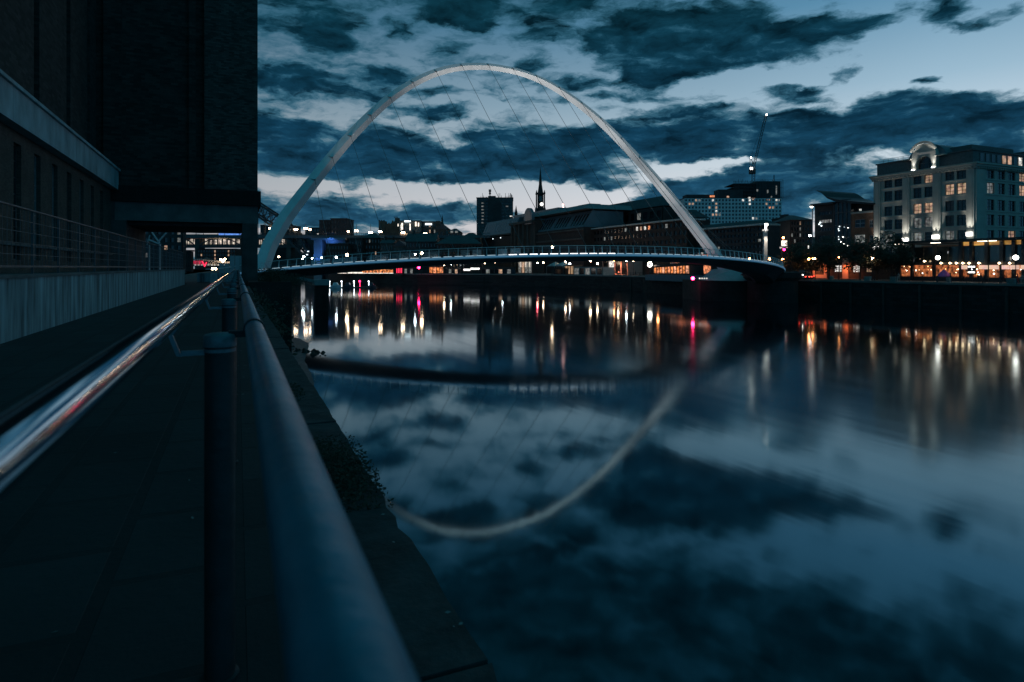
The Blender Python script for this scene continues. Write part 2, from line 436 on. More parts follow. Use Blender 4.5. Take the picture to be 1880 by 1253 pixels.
# mud shelf
def px_ground(u, v, z):
    d = -z * FPX / (v - HOR); a = A(u, d); p = VW(a, d, z); return p.x, p.y
def build_mud():
    e = [px_ground(u, v, ZW) for u, v in [(532, 616), (560, 621), (581, 631), (576, 646), (570, 661), (583, 685), (590, 712), (611, 750), (640, 793), (688, 868), (725, 935), (775, 1040), (830, 1180)]]
    e = [(3.2, 68)] + e + [(4.6, 6), (4.5, -6)]
    pts = []
    for i in range(len(e) - 1):
        for k in range(6):
            t = k / 6; x = e[i][0] * (1 - t) + e[i + 1][0] * t; y = e[i][1] * (1 - t) + e[i + 1][1] * t
            pts.append((x + random.uniform(-.06, .06), y))
    vs, fs = [], []
    n = 9
    for x, y in pts:
        for j in range(n):
            t = j / (n - 1); xx = .8 + (x + .25 - .8) * t
            vs.append((xx, y, ZW - .06 + .5 * (1 - t) ** 1.3 + random.uniform(-.03, .03) * (1 - t) + .02 * (t < .95)))
    for i in range(len(pts) - 1):
        for j in range(n - 1): fs.append((i * n + j, i * n + j + 1, (i + 1) * n + j + 1, (i + 1) * n + j))
    m = M(); m.add(vs, fs, True)
    MUD = mat('wet_mud', (.03, .055, .062), .5, 0, .3, 1.2, .5, 7, spec=.4)
    m.build('mud_bank', MUD, kind='structure', label='wet mud shelf exposed at the foot of the near quay wall')
    m = M()
    for i in range(60):
        t = random.random(); x = 3.2 + 3.6 * t + random.gauss(0, .2); y = 63 - 6.5 * t + random.gauss(0, 1.0)
        r = random.uniform(.1, .4)
        vs = []
        for j in range(3):
            for k in range(6):
                w = k * math.pi / 3 + random.uniform(-.3, .3); q = r * (1 - .4 * j) * random.uniform(.8, 1.2)
                vs.append((x + q * math.cos(w), y + q * math.sin(w), ZW - .1 + j * r * .45))
        m.add(vs, [(j * 6 + k, j * 6 + (k + 1) % 6, (j + 1) * 6 + (k + 1) % 6, (j + 1) * 6 + k) for j in range(2) for k in range(6)] + [tuple(range(12, 18))])
    m.build('rubble', mat('wet_weedy_stone', (.02, .025, .02), .6, 0, .4, 3), kind='stuff', label='dark weedy stones lying on the mud spit', cat='rubble')
build_mud()
# hill under the old town
def hill():
    def sm(t): t = max(0, min(1, t)); return t * t * (3 - 2 * t)
    vs, fs = [], []; nx, ny = 46, 50
    for i in range(nx):
        for j in range(ny):
            x = 50 + i * 24; y = 60 + j * 22
            h = 27 * sm((y - 300) / 170) * sm((x - 62) / 40) + 18 * sm((x - 300) / 160) * sm((y - 160) / 100)
            vs.append((x, y, ZN - .5 + min(h, 30) + .8 * math.sin(x * .13 + y * .07)* (h > 1)))
    def qx(y):
        for (a, b), (c, e) in zip(NQ, NQ[1:]):
            if b <= y <= e: return a + (c - a) * (y - b) / (e - b)
        return NQ[-1][0]
    for i in range(nx - 1):
        for j in range(ny - 1):
          k = i * ny + j
          if vs[k][0] > qx(vs[k][1]) + 3 and vs[k][0] > qx(vs[k][1] + 22) + 3 and (vs[k][2] > ZN - .49 or vs[k + ny + 1][2] > ZN - .49): fs.append((i * ny + j, (i + 1) * ny + j, (i + 1) * ny + j + 1, i * ny + j + 1))
    m = M(); m.add(vs, fs, True)
    m.build('hill', mat('hill_scrub', (.03, .035, .028), .95, 0, .4, .05), kind='structure', label='dark slope rising behind the quayside to the old town')
hill()

# ------------------------------------------------------------------ near quay: wall, coping, railing
def near_quay():
    t = thing('quay_wall', 'near stone quay wall with worn coping slabs beside the railing', 'quay wall', (.5, 8, ZP))
    m = M(); m.box(.2, .83, -8, 66, -9, ZP - .34); m.build('wall', mat('quay_stone', (.06, .065, .062), .85, 0, .4, .6, .5, 6), t)
    COP = mat('worn_coping_stone', (.030, .043, .047), .8, 0, .6, 2.6, .55, 14)
    y = -1.9
    while y < 19:
        m = M(); g = .014
        n = 12; prof = []
        for i in range(n + 1):
            yy = y + g + (2.1 - 2 * g) * i / n
            prof.append(((.908 + random.uniform(-.012, .006)) - (.035 if random.random() < .08 else 0), yy))
        poly = [(.215, y + g), *prof, (.215, y + 2.1 - g)]
        m.prism([(a, b) for a, b in poly], ZP - .32, ZP + random.uniform(-.012, .006))
        # bevelled river edge
        o = m.build('coping_stone', COP, t)
        y += 2.1
    m = M(); m.box(.2, .9, 19.1, 58, ZP - .32, ZP - .02); m.build('coping_course', COP, t)
    m = M(); m.box(.87, 4.3, 57.5, 66, -9, -1.25); m.box(1.9, 4.3, 66.01, 131, -9, -1.3); m.build('buttress', mat('dark_weedy_wall', (.02, .024, .022), .9, 0, .4, .4, .4, 3), t)
near_quay()

def railing():
    t = thing('quay_railing', 'riverside railing of capped posts, a thick blue tube and a polished handrail', 'railing', (-.06, 2.2, ZP))
    HC, D1, SPC = .245, 2.4, 2.6
    ys = [(D1 + SPC * k) / CT for k in range(-1, 24)]
    YE = 62
    pt = None
    for i, y in enumerate(ys):
        if y > YE: break
        x = -.061
        if pt is None:
            m = M(); m.lathe([(.054, -.30), (.054, 1.336)], (x, y, ZP - .1 + .02), 20)
            m.lathe([(.068, 0), (.068, .012), (.055, .016)], (x, y, ZP + .002), 16)
            pt = m.build('post', POSTM, t)
            c = M(); z = -HC - .052
            c.lathe([(.0565, z), (.0575, z + .004), (.0575, z + .036), (.054, z + .044), (.035, z + .05), (.002, z + .052)], (x, y, 0), 24)
            cp = c.build('cap', CAPM, pt)
            b = M(); b.lathe([(.056, z - .02), (.056, z - .008)], (x, y, 0), 20)
            b.box(x - .13, x - .05, y - .012, y + .012, z - .030, z - .012)
            b.hexa([(x - .145, y - .014, z - .028), (x - .128, y - .014, z - .032), (x - .128, y + .014, z - .032), (x - .145, y + .014, z - .028),
                    (x - .172, y - .014, z + .048), (x - .158, y - .014, z + .05), (x - .158, y + .014, z + .05), (x - .172, y + .014, z + .048)])
            b.tube([(x - .165, y, z + .045), (x - .13, y, -.2)], .007, 8)
            br = b.build('bracket', CAPM, pt)
            k = M(); k.box(x + .03, .075, y - .02, y + .02, -HC - .02, -HC + .005); k.lathe([(.001, 0)], (0, 0, -50)) if False else None
            k.tube([(.059, y - .022, -.236), (.059, y + .022, -.236)], .0395, 24)
            cl = k.build('clamp', POSTM, pt)
            y0 = y
        else:
            d = Vector((0, y - y0, 0))
            q = pt.copy(); COL.objects.link(q); q.location = d
            for ch in (cp, br, cl):
                e = ch.copy(); COL.objects.link(e); e.parent = q
    m = M(); n = 60
    m.tube([(.059, -1.2 + (YE + 1.2) * (i / n) ** 2, -.236) for i in range(n + 1)], .0333, 40)
    m.build('tube_rail', GALV, t)
    # polished handrail: hand-bent, so very slightly wavy
    m = M(); n = 260; pts = []
    for i in range(n + 1):
        y = -.8 + (YE + .8) * (i / n) ** 1.6
        pts.append((-.192 +   .0009 * math.sin(y * 1.9), y, -.166 + .0013 * math.sin(y * 1.27 + .6)))
    m.tube(pts, .0295, 40)
    m.build('handrail', CHROME, t)
railing()

def weeds():
    def clump(name, label, c, sp, n, leaf, hang=0, twig=6, cat='plant', zmin=None):
        t = thing(name, label, cat, c)
        m = M()
        for _ in range(n):
            gs = lambda q: max(-1.9, min(1.9, random.gauss(0, 1))) * q
            p = Vector((gs(sp[0]), gs(sp[1]), abs(gs(sp[2])) - hang * random.random())) + Vector(c)
            s = leaf * random.uniform(.5, 1.3)
            a = Vector((random.gauss(0, 1), random.gauss(0, 1), random.gauss(0, .6))).normalized(); b = a.orthogonal().normalized() * s * .45
            a *= s
            m.add([p - a, p + b, p + a, p - b], [(0, 1, 2, 3)])
        m.build('foliage', LEAF, t, fix=False)
        s = M()
        for _ in range(twig):
            w = random.uniform(0, 6.28); q = Vector(c) + Vector((sp[0] * 1.2 * math.cos(w), sp[1] * 1.2 * math.sin(w), sp[2] * random.uniform(1.2, 2.6)))
            mid = (Vector(c) + q) / 2 + Vector((random.gauss(0, sp[0] * .3), random.gauss(0, sp[1] * .3), sp[2] * .4))
            s.tube([c, mid, q], [leaf * .12, leaf * .09, leaf * .05], 4)
        s.build('stem', BARK, t)
    clump('weed', 'bushy weed sprouting over the coping edge just beyond the thick tube', (.665, 4.85, ZP + .0), (.135, .42, .055), 5200, .015, .02, 24)
    clump('weed', 'low weed patch in the coping joint further along the tube', (.55, 8.2, ZP), (.1, .3, .03), 700, .018, 0, 8)
    clump('ivy', 'dark ivy mass hanging over the quay edge short of the pillar', (.9, 30, ZP - .3), (.3, 6, .35), 4200, .09, 1.6, 12, 'ivy')
    clump('shrub', 'dark shrub on the wall top below the white arch foot', (2.9, 60.5, -1.25), (.62, 1.3, .62), 3800, .085, .3, 30, 'shrub')
    clump('shrub', 'sparser twiggy shrub beside the footbridge end', (4.6, 63.5, -1.25), (.7, 1.3, .36), 2200, .075, .5, 30, 'shrub')
    clump('ivy', 'thick ivy curtain down the wall below the arch foot', (3.4, 58.6, -2.4), (.75, .7, .4), 3600, .1, 3.6, 8, 'ivy')
    # litter on the path
    m = M()
    for _ in range(70):
        x = random.uniform(-3.6, .15) if random.random() < .6 else random.uniform(-.5, .16); y = random.uniform(1.4, 14) ** 1.0
        s = random.uniform(.008, .022); w = random.uniform(0, 6.28); z = ZP + .006
        a = Vector((math.cos(w), math.sin(w), .1)) * s; b = Vector((-math.sin(w), math.cos(w), .25)) * s * .45
        p = Vector((x, y, z + .003)); m.add([p - a, p + b, p + a, p - b], [(0, 1, 2, 3)])
    for _ in range(26):
        p = Vector((random.uniform(.25, .9), random.uniform(1.2, 9), ZP + .014)); s = random.uniform(.006, .016); w = random.uniform(0, 6.28)
        a = Vector((math.cos(w), math.sin(w), 0)) * s; b = Vector((-math.sin(w), math.cos(w), .2)) * s * .6
        m.add([p - a, p + b, p + a, p - b], [(0, 1, 2, 3)])
    m.build('leaf_litter', mat('pale_dry_leaf', (.2, .24, .24), .8), fix=False, kind='stuff', label='pale dry leaves and scraps scattered on the path', cat='leaf litter')
weeds()

# ------------------------------------------------------------------ left: retaining wall, mesh fence, annexe, tower
def left_side():
    t = thing('retaining_wall', 'low streaked concrete retaining wall along the path', 'wall', (-4.4, 20, ZP))
    m = M(); y = -6
    while y < 64:
        y2 = min(y + 5.2, 64.4); m.box(-4.7, -4.4, y + .012, y2 - .012, ZP - .2, -.23); y = y2
    m.build('wall', CONC, t)
    m = M(); m.box(-4.74, -4.36, -6, 64.5, -.23, -.15); m.build('coping', CONCB, t)
    f = thing('mesh_fence', 'dark welded mesh fence standing on the retaining wall', 'fence', (-4.55, 20, -.15))
    k = 0; y = -3.0
    while y < 64.4:
        m = M(); m.box(-4.575, -4.525, y - .02, y + .02, -.15, 1.36); m.build('post', mat('fence_steel', (.08, .13, .15), .45, .6), f); y += 2.4
    FS = MATS['fence_steel']
    m = M(); m.tube([(-4.55, -3, 1.37), (-4.55, 64.4, 1.37)], .028, 8); m.build('top_rail', FS, f)
    m = M(); m.box(-4.57, -4.53, -3, 64.4, .0, .05); m.build('bottom_rail', FS, f)
    m = M(); y = -3.0
    while y < 64.4:
        if abs((y + 3) % 2.4) > .1: m.bar((-4.56, y, .04), (-4.56, y, 1.35), .011)
        y += .3
    for z in (.3, .56, .82, 1.08): m.bar((-4.54, -3, z), (-4.54, 64.4, z), .012)
    m.build('wire_mesh', FS, f)
    # annexe
    a = thing('annexe_building', 'brick annexe with a deep concrete cornice and tall slit windows', 'building', (-10.4, 30, -.3))
    p = lambda s, z, o: Vector((-10.34 + o, s, z))
    ws = [(y - .62, y + .62, .4, 6.35) for y in (28.9, 32.5, 36.1, 39.7, 43.2, 46.9, 50.5, 54.2, 57.8, 61.5)] + [(y - .62, y + .62, .4, 6.35) for y in (3.6, 7.2, 10.8, 14.4, 18, 21.6, 25.2)]
    m = M(); wallgrid(m, p, -8, 65.6, -.4, 7.0, ws, .35); m.box(-16, -10.74, -8, 65.6, -.4, 8.4)
    m.build('wall', brick('annexe_brick', (.085, .075, .062), (.055, .055, .052)), a)
    DG = mat('slit_glass', (.02, .03, .04), .2, 0, .6, 1.3, .1, 2, spec=.7)
    for i, w in enumerate(ws): window(p, w, .3, DG, a, 1, 6, .05, FRAMEL if i % 3 else FRAME)
    y = -8
    while y < 65:
        y2 = min(y + 6.4, 65.7); m = M(); m.box(-11.2, -9.75, y + .015, y2 - .015, 6.95, 8.6)
        m.box(-11.2, -9.6, y + .015, y2 - .015, 8.603, 8.78); m.build('cornice', mat('cornice_concrete', (.34, .44, .47), .8, 0, .35, .7, .2, 6, stretch=(1, 1, .5)), a); y = y2
    m = M(); m.box(-10.33, -10.2, -8, 65.5, 1.1, 1.22); m.build('sill_band', CONCB, a)
    # old mill tower
    b = thing('mill_building', 'towering dark brick mill bridging the path on a concrete portal', 'building', (-4, 66, ZP))
    m = M(); m.box(-30, -12.0, -10, 80, 8.0, 47); m.box(-30, 1.3, 66.5, 79, 7.38, 47)
    m.build('wall', TWBRICK, b)
    ys = [(8, 19.3), (20.3, 29.5), (30.5, 38.6), (39.6, 47.5), (48.7, 55.6), (56.8, 62.6), (63.6, 66.2)]
    for y0, y1 in ys:
        m = M(); m.box(-12.1, -11.55, y0, y1, 8.4, 46); m.build('pilaster', TWBRICK, b)
    m = M(); m.box(-2.87, 1.8, 65.9, 79.3, 7.4, 47.2); m.build('corner_pier', PIERBRK, b)
    m = M(); m.box(-11.0, -9.6, 66.1, 66.6, 7.4, 46.5); m.box(-4.2, -3.6, 66.2, 66.6, 7.4, 46.5); m.build('corner_pier', TWBRICK, b)
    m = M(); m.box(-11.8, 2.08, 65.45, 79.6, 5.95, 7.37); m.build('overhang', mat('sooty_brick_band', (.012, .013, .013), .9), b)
    m = M(); m.box(-10.1, 1.82, 65.8, 79.2, 4.25, 5.94); m.build('portal_beam', CONCB, b)
    for x0, x1, y0, y1 in ((.42, 1.8, 65.75, 67.2), (.42, 1.8, 77.6, 79.0)):
        m = M(); m.box(x0, x1, y0, y1, -1.6, 4.24); m.build('column', mat('portal_column', (.07, .075, .074), .85, 0, .35, .6, .3, 5), b)
    m = M(); m.box(-12, -9.2, 65.62, 79, -1.6, 4.24); m.box(-12, -10.12, 65.63, 79, 4.241, 5.94); m.build('column', MATS['portal_column'], b)
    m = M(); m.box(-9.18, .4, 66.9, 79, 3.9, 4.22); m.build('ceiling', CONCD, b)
left_side()

# ------------------------------------------------------------------ footbridge
def curve3(X1, Y1, X2, Y2, H, l, z0, e, sg, t):
    dx, dy = X2 - X1, Y2 - Y1; L = math.hypot(dx, dy); nx, ny = -dy / L * sg, dx / L * sg
    g = max(0, 4 * t * (1 - t)) ** e
    return Vector((X1 + dx * t + nx * l * g, Y1 + dy * t + ny * l * g, z0 + H * g))
def interp(t, pts):
    for (a, b), (c, d) in zip(pts, pts[1:]):
        if t <= c: return b + (d - b) * (t - a) / (c - a)
    return pts[-1][1]
def archP(t):
    p = curve3(2.65, 118.15, 108.35, 117.94, 48.92, 19.78, -1.16, 1.04, 1, t)
    p.x += interp(t, [(0, .7), (.03, -.6), (.06, -.9), (.1, -.5), (.2, -.1), (.3, .1), (.5, .5), (.62, .3), (.8, -.1), (1, 0)])
    p.z += interp(t, [(0, 0), (.15, .1), (.25, .35), (.35, .1), (.45, -.4), (.52, -.45), (.62, .1), (.75, .5), (.85, .3), (1, 0)])
    return p
def deckP(t, off=0.0, dz=0.0):
    f = lambda q: curve3(-3.11, 114.44, 110.85, 105.55, 3.41, 33.52, -1.5, .81, -1, q)
    e = .004; t = min(max(t, .0005), .9995)
    a, b = f(max(t - e, .0002)), f(min(t + e, .9998)); d = (b - a); d.z = 0; d.normalize()
    n = Vector((-d.y, d.x, 0))           # towards the arch side
    return f(t) + n * off + Vector((0, 0, dz))
MATS_WET = mat('wet_weedy_concrete', (.012, .016, .015), .8, 0, .4, .4, .4, 3)
def footbridge():
    t = thing('tilt_footbridge', 'white tilting arch footbridge with curved cable hung deck across the river', 'bridge', (55, 110, ZW))
    # arch
    K = 220; sec = [(.78, -.3), (.5, .72), (-.75, .6), (-.36, -.88)]
    NN = Vector((0, -48.9, 19.8)).normalized()
    def frame(q):
        T = (archP(min(q + .004, 1)) - archP(max(q - .004, 0))).normalized()
        N = (NN - T * NN.dot(T)).normalized(); Rr = N.cross(T)
        if Rr.z < 0 and .2 < q < .8: Rr = -Rr
        c = Vector((55.5, 128, 8)); 
        if (archP(q) - c).dot(Rr) < 0: Rr = -Rr
        return N, Rr
    vs = []
    for i in range(K + 1):
        q = i / K; P = archP(q); N, Rr = frame(q)
        s = .86 + .8 * abs(2 * q - 1) ** 1.7
        for a, b in sec: vs.append(P + N * a * s + Rr * b * s)
    fs = [(i * 4 + j, i * 4 + (j + 1) % 4, (i + 1) * 4 + (j + 1) % 4, (i + 1) * 4 + j) for i in range(K) for j in range(4)]
    m = M(); m.add(vs, fs, False); m.add(vs[:4], [(0, 1, 2, 3)]); m.add(vs[-4:], [(3, 2, 1, 0)])
    m.build('arch', STEEL, t)
    ta = [.103, .135, .17, .21, .252, .302, .355, .415, .478, .538, .595, .65, .702, .745, .79, .828, .87, .908]
    td = [.13, .168, .205, .245, .288, .332, .378, .422, .468, .512, .552, .59, .63, .668, .705, .742, .778, .81]
    for a, d in zip(ta, td):
        N, Rr = frame(a); s = .86 + .8 * abs(2 * a - 1) ** 1.7
        P = archP(a) + N * .74 * s - Rr * .3 * s
        m = M(); m.tube([archP(a) + N * .56 * s + Rr * .35 * s, P + N * .3], [.05, .11], 6); m.ball(P + N * .3, .17, 6)
        bk = m.build('cable_bracket', mat('bracket_steel', (.16, .17, .18), .5, .3), t)
        m = M(); m.tube([P + N * .3, deckP(d, 4.2, .15)], .042, 6); m.build('cable', CABLE, t)
    # deck: walkway, outer cycle shelf, box girder
    Q = 130
    def strip(name, prof, mt, t0=0.0, t1=1.0, dep=None):
        vs = []; k = len(prof)
        for i in range(Q + 1):
            q = t0 + (t1 - t0) * i / Q
            for o, z in prof: vs.append(deckP(q, o, z - (dep(q) if dep and z < -.29 else 0)))
        fs = [(i * k + j, i * k + (j + 1) % k, (i + 1) * k + (j + 1) % k, (i + 1) * k + j) for i in range(Q) for j in range(k)]
        m = M(); m.add(vs, fs, True); m.add(vs[:k], [tuple(range(k))]); m.add(vs[-k:], [tuple(range(k))[::-1]])
        return m.build(name, mt, t)
    strip('walkway', [(0.02, -.02), (4.6, .08), (4.6, -.15), (0.02, -.2)], mat('walkway_surface', (.2, .22, .23), .7))
    strip('fascia', [(-.12, .06), (.0, .06), (.0, -.3), (-.06, -.34)], mat('blue_white_fascia', (.56, .68, .76), .35, 0, .08, .6))
    girder = lambda q: .62 + 2.0 * max(0, (q - .62) / .38) ** 1.5 + .5 * max(0, (.3 - q) / .3)
    strip('edge_glow', [(-.135, .0), (-.121, .0), (-.121, -.2), (-.135, -.2)], emis('blue_fascia_glow', (.16, .50, .85), .28, sample=False))  # added glowing ribbon, stands in for blue light falling on the fascia
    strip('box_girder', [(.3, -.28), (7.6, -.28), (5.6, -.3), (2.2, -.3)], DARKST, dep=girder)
    strip('cycleway', [(4.7, -.1), (8.0, -.05), (8.0, -.3), (4.7, -.26)], mat('cycleway_surface', (.10, .11, .12), .7))
    # railing posts, rails, wires, wind screens
    PM = mat('white_railing_post', (.75, .78, .78), .4)
    NPOST = 88
    for i in range(NPOST):
        q = .03 + .955 * i / (NPOST - 1)
        a, b = deckP(q, .06, -.05), deckP(q, .26, 1.2)
        dx = (deckP(q + .002) - deckP(q - .002))  .normalized() * .055
        m = M(); n = Vector((0, 0, 0))
        w = deckP(q, .14, 0) - deckP(q, .0, 0)
        m.hexa([a - dx, a + dx, a + dx + w, a - dx + w, b - dx * .6, b + dx * .6, b + dx * .6 + w * .5, b - dx * .6 + w * .5])
        m.build('railing_post', PM, t)
    qs = [.012 + .976 * i / 150 for i in range(151)]
    m = M(); m.tube([deckP(q, .29, 1.22) for q in qs], .045, 6); m.build('handrail', PM, t)
    m = M()
    for z in (.2, .4, .6, .8, 1.0): m.tube([deckP(q, .09 + .16 * z, z) for q in qs], .009, 4, False)
    m.build('railing_wires', mat('railing_wire', (.3, .34, .36), .35, .5), t)
    m = M(); m.tube([deckP(q, 7.9, 1.15) for q in qs], .03, 5)
    for i in range(60):
        q = .03 + .95 * i / 59; m.bar(deckP(q, 7.9, -.1), deckP(q, 7.9, 1.15), .05)
    m.build('far_railing', mat('grey_railing', (.2, .23, .25), .5), t)
    def screen(q0, q1, lit):
        m = M()
        for k in range(5):
            z = .14 + .2 * k; n = 5
            for j in range(n):
                a, b = q0 + (q1 - q0) * j / n, q0 + (q1 - q0) * (j + 1) / n
                m.hexa([deckP(a, 4.55, z), deckP(b, 4.55, z), deckP(b, 4.62, z), deckP(a, 4.62, z), deckP(a, 4.55, z + .13), deckP(b, 4.55, z + .13), deckP(b, 4.62, z + .13), deckP(a, 4.62, z + .13)])
        m.build('wind_screen', mat('lit_screen_steel', (.42, .46, .47), .3, .5), t)
    for q0, q1, l in ((.175, .20, 1), (.205, .235, 1), (.24, .262, 1), (.292, .303, 1), (.307, .318, 1), (.34, .352, 1), (.356, .37, 1), (.1, .125, 0), (.13, .16, 0)): screen(q0, q1, l)
    LS = emis('deck_strip_light', (.93, .97, 1), 3.2, sample=False); LD = emis('deck_strip_fill', (.6, .85, 1), .6, sample=False)
    for k in range(-24, 44):
        q = .352 + .0125 * k
        m = M(); m.hexa([deckP(q, .08, .05), deckP(q + .0095, .08, .05), deckP(q + .0095, .16, .05), deckP(q, .16, .05), deckP(q, .08, .15), deckP(q + .0095, .08, .15), deckP(q + .0095, .16, .15), deckP(q, .16, .15)])
        m.build('strip_light', LS if 0 <= k < 11 else LD, t)  # dim pieces outside the bright run are added to brighten the railing posts
    for q in (.185, .215, .25, .298, .345):
        m = M(); m.hexa([deckP(q, 4.35, .02), deckP(q + .018, 4.35, .02), deckP(q + .018, 4.45, .02), deckP(q, 4.45, .02), deckP(q, 4.35, .12), deckP(q + .018, 4.35, .12), deckP(q + .018, 4.45, .12), deckP(q, 4.45, .12)])
        m.build('strip_light', LS, t)
    # landings
    m = M(); m.lathe([(5.2, ZW - 2), (5.2, -2.9), (6.0, -2.2), (6.0, -1.1), (5.8, -1.0)], (107.6, 103.6, 0), 40); m.build('landing_pier', MATS_WET, t)
    m = M(); m.lathe([(4.4, ZW - 2), (4.4, -2.6), (5.2, -2.2), (5.2, -1.8)], (-1.2, 114.5, 0), 30); m.build('landing_pier', CONCD, t)
    m = M(); m.hexa([(96.5, 112.5, -2.9), (112, 104.5, -3.2), (122, 122, -3.2), (104, 123, -2.9), (105, 113.5, -.6), (112, 112, .4), (116, 121, .4), (106, 121, -.5)])
    m.build('arch_footing', PIERC, t)
    m = M(); m.hexa([(94.5, 111.5, ZW - 1), (112, 102, ZW - 1), (124, 124, ZW - 1), (100, 124.5, ZW - 1), (94.5, 111.5, -2.92), (112, 102, -3.21), (124, 124, -3.21), (100, 124.5, -2.92)])
    m.build('footing_base', MATS_WET, t)
    m = M(); m.hexa([(.5, 114, ZW - 1), (8, 113, ZW - 1), (9, 122, ZW - 1), (.5, 122, ZW - 1), (.5, 116, -1.0), (4.2, 116, -1.2), (4.2, 120, -1.2), (.5, 120, -1.0)])
    m.build('footing_base', MATS_WET, t)
    m = M(); m.bar((6, 115, -.9), (12.6, 114.6, -2.5), .5); m.box(12.2, 14.8, 113.6, 116.4, -3.1, -2.15); m.build('arch_footing', PIERC, t)
    m = M(); m.box(12.4, 14.6, 113.8, 116.2, ZW - 1, -3.11); m.build('footing_base', MATS_WET, t)
    # floodlights for the arch
    for i, (q, tq, pw, sz) in enumerate(((.10, .30, 9000, 45), (.42, .52, 36000, 42), (.5, .42, 22000, 36), (.6, .68, 34000, 40), (.74, .82, 21000, 40), (.84, .92, 9000, 46))):
        a = deckP(q, 8.2, .4)
        m = M(); m.lathe([(.12, 0), (.2, .25), (.22, .3)], a + Vector((0, 0, -.3)), 10); fl = m.build('floodlight', DARKST, t)
        spot('flood_beam', a + Vector((0, 0, .3)), archP(tq), pw * 1.5, (1, .98, .95), sz, .8, .4, fl)
footbridge()

# ------------------------------------------------------------------ far quay: wall, rail, kerb
def far_quay():
    t = thing('quay_wall', 'long dark quay wall on the far side of the river', 'quay wall', (118, 60, ZN))
    m = M(); n = len(NQ)
    m.prism([(x, y) for x, y in NQ] + [(x + .6, y) for x, y in NQ[::-1]], -11, ZN - .25)
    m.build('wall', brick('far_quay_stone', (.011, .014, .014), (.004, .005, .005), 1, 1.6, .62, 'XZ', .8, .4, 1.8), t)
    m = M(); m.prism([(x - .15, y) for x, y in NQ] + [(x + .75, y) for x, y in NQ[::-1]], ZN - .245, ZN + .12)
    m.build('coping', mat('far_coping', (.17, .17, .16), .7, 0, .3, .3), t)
    FD = mat('timber_fender', (.045, .043, .038), .9)
    y = -10
    while y < 178:
        m = M(); m.box(117.7, 117.99, y, y + .4, -8.2, ZN - .5); m.build('fender', FD, t); y += 7.3
    f = thing('quay_fence', 'dark steel fence along the edge of the far quay', 'fence', (118.4, 60, ZN))
    FQ = mat('dark_fence_steel', (.035, .04, .045), .5, .4)
    y = -16.0; gap = (84, 112)
    while y < 178:
        if not gap[0] < y < gap[1]:
            m = M(); m.box(118.37, 118.45, y - .05, y + .05, ZN + .12, ZN + 1.25); m.build('post', FQ, f)
        y += 2.6
    for a, b in ((-16, 84), (112, 178)):
        m = M()
        for z in (.4, .65, .9): m.bar((118.41, a, ZN + z), (118.41, b, ZN + z), .03)
        m.bar((118.41, a, ZN + 1.25), (118.41, b, ZN + 1.25), .07); m.build('rail', FQ, f)
far_quay()

